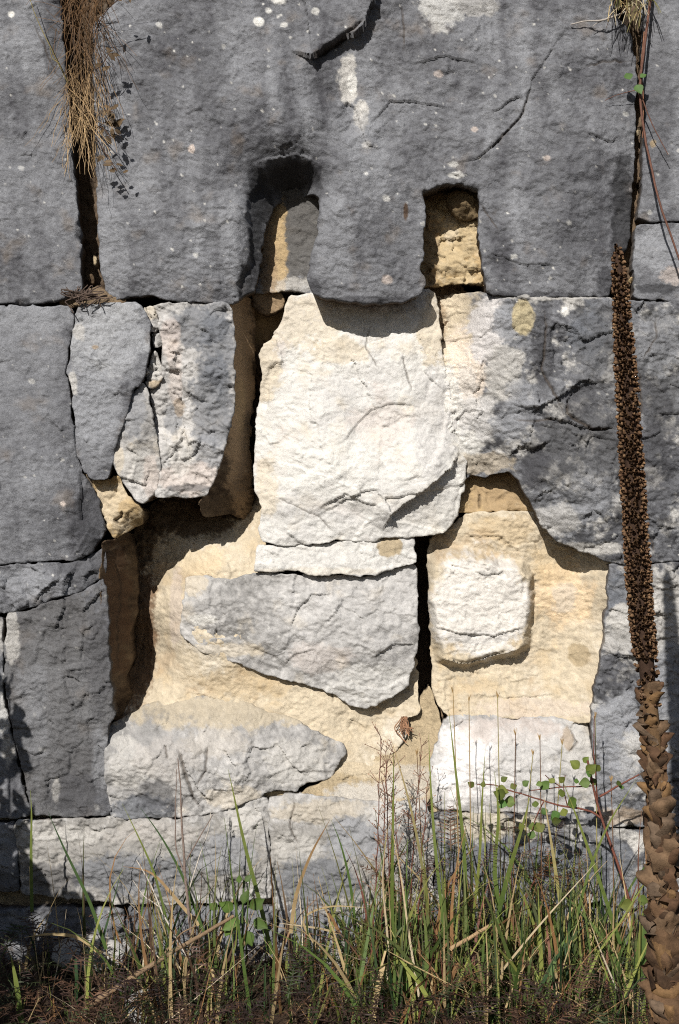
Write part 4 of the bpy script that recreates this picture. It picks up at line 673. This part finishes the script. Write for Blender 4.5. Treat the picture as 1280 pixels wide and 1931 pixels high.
for (px, py, sz) in ((893, 1478, 12), (910, 1480, 10), (935, 1480, 20), (952, 1492, 20), (972, 1502, 20), (938, 1505, 16), (962, 1480, 12), (986, 1476, 12), (1035, 1478, 18), (1022, 1472, 10), (1046, 1470, 12), (1064, 1468, 12), (1052, 1490, 14), (1070, 1508, 20), (1056, 1524, 19), (1078, 1518, 14), (1066, 1532, 15), (1040, 1542, 15), (1022, 1560, 20), (1004, 1560, 14), (1010, 1517, 12),
                     (1092, 1440, 18), (1106, 1447, 19), (1113, 1466, 18), (1122, 1474, 14), (1131, 1436, 14), (1162, 1474, 10), (1172, 1484, 10), (1082, 1468, 9), (1194, 1694, 22), (1202, 1686, 18), (1100, 1432, 12), (1117, 1455, 12), (945, 1468, 12), (1086, 1500, 12), (1030, 1530, 12), (1010, 1570, 14), (985, 1560, 12)):
    q = Geo(); s_ = sz/1000*1.15; a = rnd.uniform(0, 6.28)
    leaf(q, at(px, py, -.13-.03*rnd.random())-b0-np.array([0, 0, s_*.4]), s_, leaf_facing(), (math.cos(a)*.8, rnd.uniform(-.3, .3), math.sin(a)*.6+.4), np.array((.06, .10, .02))*np.array([rnd.uniform(.7, 1.5), 1, 1])*rnd.uniform(.55, 1.3), wr=1.05, k=7)
    q.build('leaf', M_PLANT, br)
# leafy seedling on the left
sd = thing('seedling', 'small leafy green seedling in the grass left of the middle', 'seedling', tuple(at(458, 1790, -.16))); b0 = np.array(sd.location)
q = Geo(); q.tube(smooth_path([at(458, 1790, -.16), at(456, 1740, -.16), at(460, 1660, -.15)], 8)-b0, .002, GREEN); q.build('stem', M_PLANT, sd)
for (px, py, sz, ax) in ((440, 1715, 30, 2.6), (470, 1712, 30, .5), (452, 1735, 34, 3.6), (478, 1735, 30, -.4), (458, 1704, 24, 1.5), (465, 1755, 28, -1.2), (438, 1745, 24, 3.9), (452, 1665, 16, 2.0), (462, 1662, 16, .9), (410, 1715, 22, 2.4)):
    q = Geo(); s_ = sz/1000; leaf(q, at(px, py, -.18)-b0, s_, leaf_facing(), (math.cos(ax), -.3, math.sin(ax)), np.array((.06, .10, .02))*rnd.uniform(.7, 1.3), wr=.8, k=7); q.build('leaf', M_PLANT, sd)

# twigs, branch, stalks
def stick(name, label, cat, paths, m=M_BARK, group=None, part='branch'):
    y0_ = paths[0][1]; c0 = at(*paths[0][0][0], y0_[0] if isinstance(y0_, list) else y0_); t_ = thing(name, label, cat, tuple(c0), group)
    for i, (pts, y, r0, r1, col) in enumerate(paths):
        ys = y if isinstance(y, (list, tuple)) else [y]*len(pts); q = Geo(); n = max(8, len(pts)*5)
        q.tube(smooth_path([at(a, b, yy) for (a, b), yy in zip(pts, ys)], n, .0012, i+len(pts)+int(pts[0][0]) % 50)-c0, np.linspace(r0, r1, n), col, 6); q.build('stem' if i == 0 else part, m, t_)
    return t_
TW = (.16, .12, .10); PALE = (.42, .38, .33)
stick('bare_twig', 'bare brown upright twig with thin side branches before the left footing', 'twig',
      [([(374, 1900), (367, 1810), (352, 1690), (345, 1590), (340, 1490), (336, 1430)], -.22, .0042, .0010, TW), ([(352, 1660), (330, 1600), (330, 1540), (333, 1450)], -.22, .0016, .0007, TW), ([(353, 1620), (385, 1565), (402, 1535)], -.23, .0014, .0006, TW), ([(355, 1680), (375, 1620), (395, 1560), (398, 1530)], -.21, .0013, .0006, PALE), ([(345, 1590), (340, 1540), (345, 1500)], -.21, .001, .0006, TW)])
stick('bare_twig', 'straight pale dead twig leaning across the grass on the left', 'twig', [([(365, 1826), (310, 1730), (280, 1660), (258, 1622)], -.2, .002, .001, PALE), ([(300, 1710), (270, 1690), (250, 1660)], -.2, .001, .0006, PALE)])
stick('fallen_branch', 'thick dry brown branch fallen across the grass at lower left', 'branch', [([(170, 1895), (240, 1850), (300, 1810), (360, 1775), (440, 1728)], [-.32, -.3, -.28, -.26, -.22], .0055, .003, (.17, .115, .07)), ([(300, 1812), (340, 1760), (370, 1745)], -.27, .002, .001, (.17, .115, .07))])
stick('fallen_branch', 'short straw coloured stick lying in the right grass', 'branch', [([(850, 1790), (890, 1765), (925, 1745)], [-.3, -.28, -.26], .004, .003, (.30, .2, .11))])
ORD = ['leftmost', 'second', 'third', 'fourth', 'fifth', 'sixth', 'seventh', 'eighth', 'ninth', 'rightmost']
STK = sorted(((854, 1302, 12, -.16), (884, 1318, 4, -.16), (938, 1312, 6, -.15), (972, 1382, -4, -.14), (1018, 1392, 3, -.14), (1060, 1400, -16, -.13), (1122, 1350, 4, -.12), (786, 1420, 10, -.15), (1005, 1420, -20, -.14), (1152, 1470, 5, -.12)))
for n_, (px, top, dx, y) in enumerate(STK):
    c0 = at(px+dx, 1800, y); t_ = thing('grass_stalk', ORD[n_].capitalize()+(' of' if n_ in (0, 9) else ' from the left of')+' the thin seed-headed grass stalks before pale stone', 'grass stalk', tuple(c0), 'thin grass stalks before the pale stones')
    q = Geo(); P = smooth_path([at(px+dx, 1800, y), at(px+dx*.9, 1600, y), at(px, top, y+.02)], 12)-c0; q.tube(P, np.linspace(.0014, .0007, 12), rnd.choice([(.34, .24, .11), (.30, .26, .10), (.16, .09, .05)]), 4); q.build('stem', M_PLANT, t_)
    q = Geo()
    for k in range(6): q.ribbon([P[-1]+np.array([0, 0, -.004]), P[-1]+np.array([rnd.uniform(-.004, .004), rnd.uniform(-.003, .003), .009*rnd.uniform(.5, 1)])], [.0018, .0006], (.30, .2, .09))
    q.build('seed_head', M_PLANT, t_, kind='stuff')
# reddish dry weed in the middle
wd = thing('dry_weed', 'reddish brown much branched dry weed standing before the sandy bed', 'weed', tuple(at(740, 1850, -.14))); b0 = np.array(wd.location)
for i in range(7):
    bx = 705+i*13+rnd.uniform(-8, 8); tx = bx+rnd.uniform(-26, 26); tp = rnd.uniform(1385, 1530); y = rnd.uniform(-.2, -.08); q = Geo()
    P = smooth_path([at(bx, 1830, y), at((bx+tx)/2+rnd.uniform(-8, 8), 1650, y), at(tx, tp, y)], 16, .003, i); q.tube(P-b0, np.linspace(.0016, .0006, 16), RED, 4)
    for j in range(4, 16):
        for k in range(3):
            e = np.array([rnd.uniform(-1, 1), rnd.uniform(-.7, .7), rnd.uniform(.2, 1.2)]); e /= np.linalg.norm(e); l = rnd.uniform(.012, .03); p0 = P[j]-b0
            q.ribbon([p0, p0+e*l*.5, p0+e*l], [.0011, .001, .0008], (.12, .07, .05))
            for m_ in (.6, 1.0):
                leaf(q, p0+e*l*m_, .004, (rnd.uniform(-1, 1), -1, .3), e, np.array((.16, .10, .07))*rnd.uniform(.6, 1.5), k=3)
    q.build('branch', M_BARK, wd, kind='stuff')
# dry grass hanging from the upright joint, top left
q = Geo()
for i in range(360):
    t0 = rnd.random(); px = rnd.uniform(118, 196) if t0 < .5 else rnd.uniform(126, 182); py = rnd.uniform(-70, 235); Ln = rnd.uniform(50, 150); up = py < 120 and rnd.random() < .45
    y0 = rnd.uniform(-.01, .07); y1 = y0-rnd.uniform(0.01, .09); dx = rnd.gauss(0, 34)+(158-px)*.3
    P = [at(px, py, y0), at(px+dx*.4, py+(-Ln*.3 if up else Ln*.25), (y0+y1)/2-.015), at(px+dx, py+(-Ln*.45 if up else Ln*rnd.uniform(.7, 1.0)), y1)]
    br_ = np.clip((py-60)/150, 0, 1)*rnd.uniform(.4, 1.1); c = np.array((.10, .055, .025))*(1-br_)+np.array((.36, .25, .13))*br_
    q.ribbon(smooth_path(P, 9, .005, i % 60), np.linspace(.0012, .0006, 9), c*rnd.uniform(.6, 1.4))
t_ = thing('dry_grass_tuft', 'straw coloured dry grass hanging from the upright joint at top left', 'dry grass', (0, 0, 0)); q.build('hanging_blades', M_PLANT, t_, kind='stuff')
cw = thing('crack_weed', 'small dark leafy weed growing out of the top left joint', 'weed', tuple(at(180, 220, -.01))); b0 = np.array(cw.location)
for pts, lf in (([(178, 225, 0), (196, 205, -.04), (214, 212, -.05)], 9), ([(180, 240, 0), (195, 240, -.05), (210, 262, -.055)], 8), ([(182, 262, 0), (196, 285, -.04), (220, 322, -.05)], 8), ([(176, 70, 0), (196, 20, -.06), (240, -14, -.085)], 3), ([(172, 130, 0), (188, 130, -.05), (208, 96, -.06)], 6), ([(178, 245, 0), (205, 225, -.02), (216, 235, -.02)], 10)):
    q = Geo(); P = smooth_path([at(*p) for p in pts], 9); q.tube(P-b0, .0009, DBROWN, 4); q.build('stem', M_BARK, cw)
    for k in range(lf):
        f = Geo(); j = rnd.randint(5, 8); a = rnd.uniform(0, 6.28); leaf(f, P[j]-b0+npr.normal(0, .005, 3), rnd.uniform(.010, .02), (rnd.uniform(-.4, .4), -1, rnd.uniform(-.2, .6)), (math.cos(a), 0, math.sin(a)), np.array((.07, .045, .022))*rnd.uniform(.6, 1.6), wr=.55, k=6, lobes=2); f.build('leaf', M_PLANT, cw)
stick('grass_stalk', 'long thin grass stalk slanting across the top left block', 'grass stalk', [([(130, 160), (95, 90), (66, 30), (48, -30)], [-.02, -.05, -.05, -.05], .0013, .0006, (.17, .14, .06)), ([(112, 120), (98, 110), (94, 90)], -.05, .001, .0005, (.17, .14, .06))])
# tuft and creeper in the upper right joint
q = Geo()
for i in range(60):
    px = rnd.uniform(1150, 1222); py = rnd.uniform(-30, 30); dx = rnd.gauss(0, 20); P = [at(px, py, .01), at(px+dx*.5, py-rnd.uniform(0, 20), -.03), at(px+dx, py+rnd.uniform(0, 46), -.05)]
    q.ribbon(smooth_path(P, 6), np.linspace(.003, .001, 6), np.array(rnd.choice([(.42, .32, .16), (.26, .2, .08), (.14, .13, .05), (.5, .42, .28), (.10, .06, .03)]))*rnd.uniform(.6, 1.2))
t_ = thing('dry_grass_tuft', 'short mixed dry tuft on top of the upper right joint', 'dry grass', (0, 0, 0)); q.build('blades', M_PLANT, t_, kind='stuff')
stick('bare_twig', 'short grey twig sticking out left from the top right tuft', 'twig', [([(1180, 22), (1140, 38), (1100, 40), (1076, 46)], [-.01, -.02, -.012, -.012], .002, .001, (.3, .27, .24)), ([(1140, 38), (1126, 44), (1118, 50)], -.014, .001, .0006, (.3, .27, .24))])
vn = stick('creeper', 'thin red brown creeper with two green leaves hanging down the upper right joint', 'creeper', [([(1230, -30), (1222, 30), (1212, 110), (1205, 170), (1210, 220), (1222, 290), (1245, 390), (1265, 445), (1300, 540)], [-.01, -.02, -.03, -.03, -.03, -.04, -.06, -.06, -.06], .0028, .0018, (.11, .055, .04)),
      ([(1208, 180), (1222, 215), (1240, 255), (1260, 292)], -.03, .0012, .0007, (.11, .055, .04)), ([(1204, 170), (1188, 172), (1160, 180), (1140, 190)], -.015, .0009, .0005, (.11, .055, .04)), ([(1215, 60), (1208, 130), (1214, 200), (1212, 260)], -.012, .0014, .0008, (.2, .1, .06))])
b0 = np.array(vn.location)
for (px, py, sz, ax) in ((1188, 150, 20, 1.9), (1200, 160, 22, -1.2), (1207, 146, 14, .6)):
    q = Geo(); leaf(q, at(px, py, -.035)-b0, sz/1000, (-.2, -1, .5), (math.cos(ax), 0, math.sin(ax)), (.06, .11, .03), wr=.95, k=7); q.build('leaf', M_PLANT, vn)
for nm, lab, cx, cy, n, col, yy in (('root_tangle', 'tangle of dark wiry roots lying on the joint at left', 160, 560, 26, (.07, .05, .04), -.012), ('root_tuft', 'tuft of reddish dry roots hanging over the sandy bed', 764, 1372, 16, (.22, .12, .07), .065)):
    t_ = thing(nm, lab, 'roots', tuple(at(cx, cy, yy))); b0 = np.array(t_.location); q = Geo()
    for i in range(n):
        a = rnd.uniform(0, 6.28)
        if nm == 'root_tangle': P = [at(cx+rnd.gauss(0, 20), cy+rnd.gauss(-2, 10), yy+rnd.uniform(-.008, .006)) for _ in range(5)]
        else: P = [at(cx+rnd.gauss(0, 4), 1352, .085), at(cx+rnd.gauss(-3, 7), 1370, .078), at(cx+rnd.gauss(0, 11), 1386+rnd.gauss(0, 7), .07)]
        q.tube(smooth_path(P, 14, .004, i)-b0, .0011, np.array(col)*rnd.uniform(.6, 1.5), 4)
    q.build('roots', M_BARK, t_, kind='stuff')

# loose rock at the foot of the wall
def rock(c, r, sq, seed, label):
    n, m = 26, 16; th = np.linspace(0, 2*np.pi, n, endpoint=False); ph = np.linspace(-np.pi/2, np.pi/2, m); TH, PH = np.meshgrid(th, ph)
    X = np.cos(PH)*np.cos(TH); Y = np.cos(PH)*np.sin(TH); Z = np.sin(PH)
    rr = 1+.25*fbm((X+Z*.7)*300, (Y-Z*.5)*300, 220, 3, seed)+.10*terrace(fbm(X*300+Z*90, Z*300+Y*80, 120, 3, seed+1), 3)
    q = np.abs(np.stack([X, Y, Z], -1))**1; V = (np.stack([X*sq[0], Y*sq[1], Z*sq[2]], -1)*rr[..., None]*r).reshape(-1, 3)
    F = [(j*n+i, j*n+(i+1) % n, (j+1)*n+(i+1) % n, (j+1)*n+i) for j in range(m-1) for i in range(n)]
    C = base_color('palegray', V[:, 0]*1000+seed*50, V[:, 2]*1000+V[:, 1]*600, seed)*.9
    o = make_mesh('loose_rock', V, F, M_STONE, C); o.location = c; o['label'] = label; o['category'] = 'rock'
rock(tuple(at(285, 1905, -.22)), .045, (1, .8, .8), 4, 'pale broken rock lying in the grass at lower left')
rock(tuple(at(655, 1815, -.08)), .05, (.8, .7, .7), 9, 'grey rock at the foot of the wall below the middle')
rock(tuple(at(180, 1800, -.06)), .06, (1.3, .7, .6), 14, 'dull grey rock at the foot of the wall at left')

# ------------------------------------------------------------------ the dead mullein standing in front on the right
MY = -.70
path = [(1163, 466), (1170, 560), (1180, 700), (1190, 860), (1198, 1000), (1208, 1150), (1220, 1270), (1232, 1380), (1243, 1500), (1250, 1650), (1256, 1800), (1260, 1950), (1262, 2200)]
wid = [(466, 8), (500, 19), (560, 26), (700, 37), (860, 42), (1000, 45), (1150, 45), (1250, 42), (1300, 36), (1340, 28), (1500, 24), (2200, 24)]
MP = smooth_path([at(a, b, MY) for a, b in path], 90); ppy = np.interp(MP[:, 2][::-1], [at(0, b, MY)[2] for a, b in path][::-1], [b for a, b in path][::-1])[::-1]
MW = np.interp(ppy, [a for a, b in wid], [b for a, b in wid])/2000*(D+MY)/D
ml = thing('mullein_stalk', 'tall dead brown mullein stalk studded with seed capsules standing before the wall', 'dead mullein', tuple(MP[-1])); b0 = MP[-1].copy()
q = Geo(); q.tube(MP-b0, np.maximum(MW*.74, .007*(np.arange(90) > 8)+.003), np.where((ppy > 1290)[:, None], np.array([(.10, .06, .03)])*(1+.6*fbm(np.arange(90)*37., np.arange(90)*11., 60, 3, 4))[:, None], np.array([(.035, .02, .013)])), 10); q.build('stem', M_BARK, ml)
def capsule(geo, p, n, s, col):
    n = n/np.linalg.norm(n); a = np.cross(n, [.1, .3, 1.0]); a /= np.linalg.norm(a); b = np.cross(n, a); k = 5; V = []; C = []
    for (r, hgt, cc) in ((.55, -.3, .5), (1.0, .35, 1.0), (.62, 1.0, 1.7)):
        for i in range(k):
            th = 6.283*i/k+hgt; V.append(p+s*(r*(math.cos(th)*a+math.sin(th)*b)*.5+n*hgt*.75)); C.append(np.array(col)*cc)
    V.append(p+s*n*.55); C.append(np.array(col)*.6)
    F = [(j*k+i, j*k+(i+1) % k, (j+1)*k+(i+1) % k, (j+1)*k+i) for j in range(2) for i in range(k)]+[(2*k+i, 2*k+(i+1) % k, 3*k, 3*k) for i in range(k)]
    geo.add(np.array(V), F, np.array(C))
q = Geo(); L = np.concatenate([[0], np.cumsum(np.linalg.norm(MP[1:]-MP[:-1], axis=1))]); s_ = .001; ang = 0; end = np.interp(1330, ppy, L)
while s_ < end:
    c = np.array([np.interp(s_, L, MP[:, k]) for k in range(3)]); r = np.interp(s_, L, MW); pyl = np.interp(s_, L, ppy); dens = 1 if pyl < 1240 else .35
    ring = max(3, int(2*np.pi*r/.0054))
    for k in range(ring):
        if rnd.random() > dens*.93: continue
        a = 2*np.pi*k/ring+ang+rnd.uniform(-.3, .3); nv = np.array([math.cos(a), math.sin(a), rnd.uniform(.1, .55)])
        v = rnd.random(); col = np.array((.062, .034, .019))*(1-v*v)+np.array((.135, .082, .044))*v*v
        capsule(q, c+np.array([math.cos(a), math.sin(a), 0])*r*rnd.uniform(.74, .92)+np.array([0, 0, rnd.uniform(-.0028, .0028)])-b0, nv, rnd.uniform(.0042, .0076), col)
    s_ += .0046; ang += .5*2*np.pi/ring+.11
q.build('seed_capsules', M_BARK, ml, kind='stuff')
def dead_leaf(p, a, Ln, w, col, seed):
    n, m = 9, 7; t = np.linspace(0, 1, n)[:, None]; s = np.linspace(-1, 1, m)[None]
    out = .009+Ln*.17*np.sin(np.pi*np.clip(t*1.1, 0, 1))*(.6+.4*rnd.random())+s*0; dz = Ln*(.12*np.sin(np.pi*t*.5)-t**1.3)+s*0
    ww = w*(1+.25*fbm(t*900+seed*13, s*0+seed*5., 60, 3, seed % 37)+.15*fbm(t*900+s*400+seed*3, s*200, 60, 2, seed % 23))*np.sin(np.pi*np.clip(t*.85+.1, 0, 1))**.7*(1+.25*fbm(t*300+seed*31, s*40, 60, 2, seed % 40)); lat = ww*s
    cr = fbm(t*Ln*1000+seed*50+s*0, lat*1000+seed*9, 22, 3, seed % 50); cr2 = fbm(t*Ln*1000+seed*21+s*0, lat*1000-seed*7, 46, 2, seed % 41); out = out+cr*.016+cr2*.022-.012*s*s; dz = dz+cr2*.012; lat = lat*(1-.25*np.abs(cr)); dz = dz+cr*.006
    ca, sa = math.cos(a), math.sin(a)
    V = np.stack([p[0]+ca*out-sa*lat, p[1]+sa*out+ca*lat, p[2]+dz], -1).reshape(-1, 3)
    F = [(i*m+j, i*m+j+1, (i+1)*m+j+1, (i+1)*m+j) for i in range(n-1) for j in range(m-1)]
    C = .72*np.array(col)[None]*(1+.6*fbm(V[:, 0]*1000, V[:, 2]*1000, 18, 3, seed % 30))[:, None]
    q = Geo(); q.add(V, F, C); return q
for i in range(170):
    pyl = 1285+(i/169)**.9*720; p = np.array([np.interp(pyl, ppy, MP[:, k]) for k in range(3)])-b0
    a = rnd.uniform(0, 6.28); big = np.interp(pyl, [1290, 1420, 1600, 2000], [.024, .038, .052, .06])*rnd.uniform(.5, 1.4)
    dead_leaf(p, a, big, big*rnd.uniform(.22, .42), rnd.choice([(.12, .07, .038), (.15, .095, .055), (.09, .05, .028), (.13, .09, .06), (.18, .105, .048), (.06, .035, .02)]), i+3).build('dead_leaf', M_BARK, ml)

# ------------------------------------------------------------------ weeds just left of the picture, whose shade falls on the wall
def weed(x, y, h, seed, label, n_l, sz, lo=.25, spread=.12):
    z = float(gz(x, y))-.01; t_ = thing('tall_weed', label, 'weed', (x, y, z)); r = random.Random(seed)
    q = Geo(); P = smooth_path([(0, 0, 0), (r.uniform(-.02, .02), 0, h*.5), (r.uniform(-.03, .03), 0, h)], 14, .006, seed); q.tube(P, np.linspace(.006, .002, 14), (.10, .08, .04)); q.build('stem', M_BARK, t_)
    f = Geo()
    for k in range(n_l):
        u = r.uniform(lo, 1); j = u*13; c = np.array([np.interp(j, np.arange(14), P[:, d]) for d in range(3)]); a = r.uniform(0, 6.28); l = r.uniform(.3, 1)*spread*(1.15-u*.75)
        e = c+np.array([math.cos(a)*l, math.sin(a)*l, r.uniform(0, .6)*l]); f.ribbon([c, (c+e)/2+np.array([0, 0, .01]), e], .002, (.09, .08, .03))
        for m_ in range(4):
            b = r.uniform(0, 6.28); leaf(f, c+(e-c)*r.uniform(.5, 1.05), sz*r.uniform(.5, 1.1), (math.cos(b)*.7, -1, r.uniform(0, 1)), (math.cos(b), .2, math.sin(b)), np.array((.05, .08, .025))*r.uniform(.6, 1.3), k=5)
    f.build('foliage', M_PLANT, t_, kind='stuff')
weed(-.785, -.50, .98, 3, 'tall slender leafy weed beside the wall, left of the picture', 60, .035, .15, .08)
weed(-.70, -.62, .62, 5, 'bushy leafy weed left of the picture nearest the wall hollow', 150, .04, .1, .18)
weed(-.86, -.60, .72, 8, 'broad leafy weed at the far left of the weeds', 170, .045, .1, .22)
weed(-.83, -.46, 1.56, 9, 'tallest thin weed left of the picture with few sprigs', 14, .028, .80, .10)
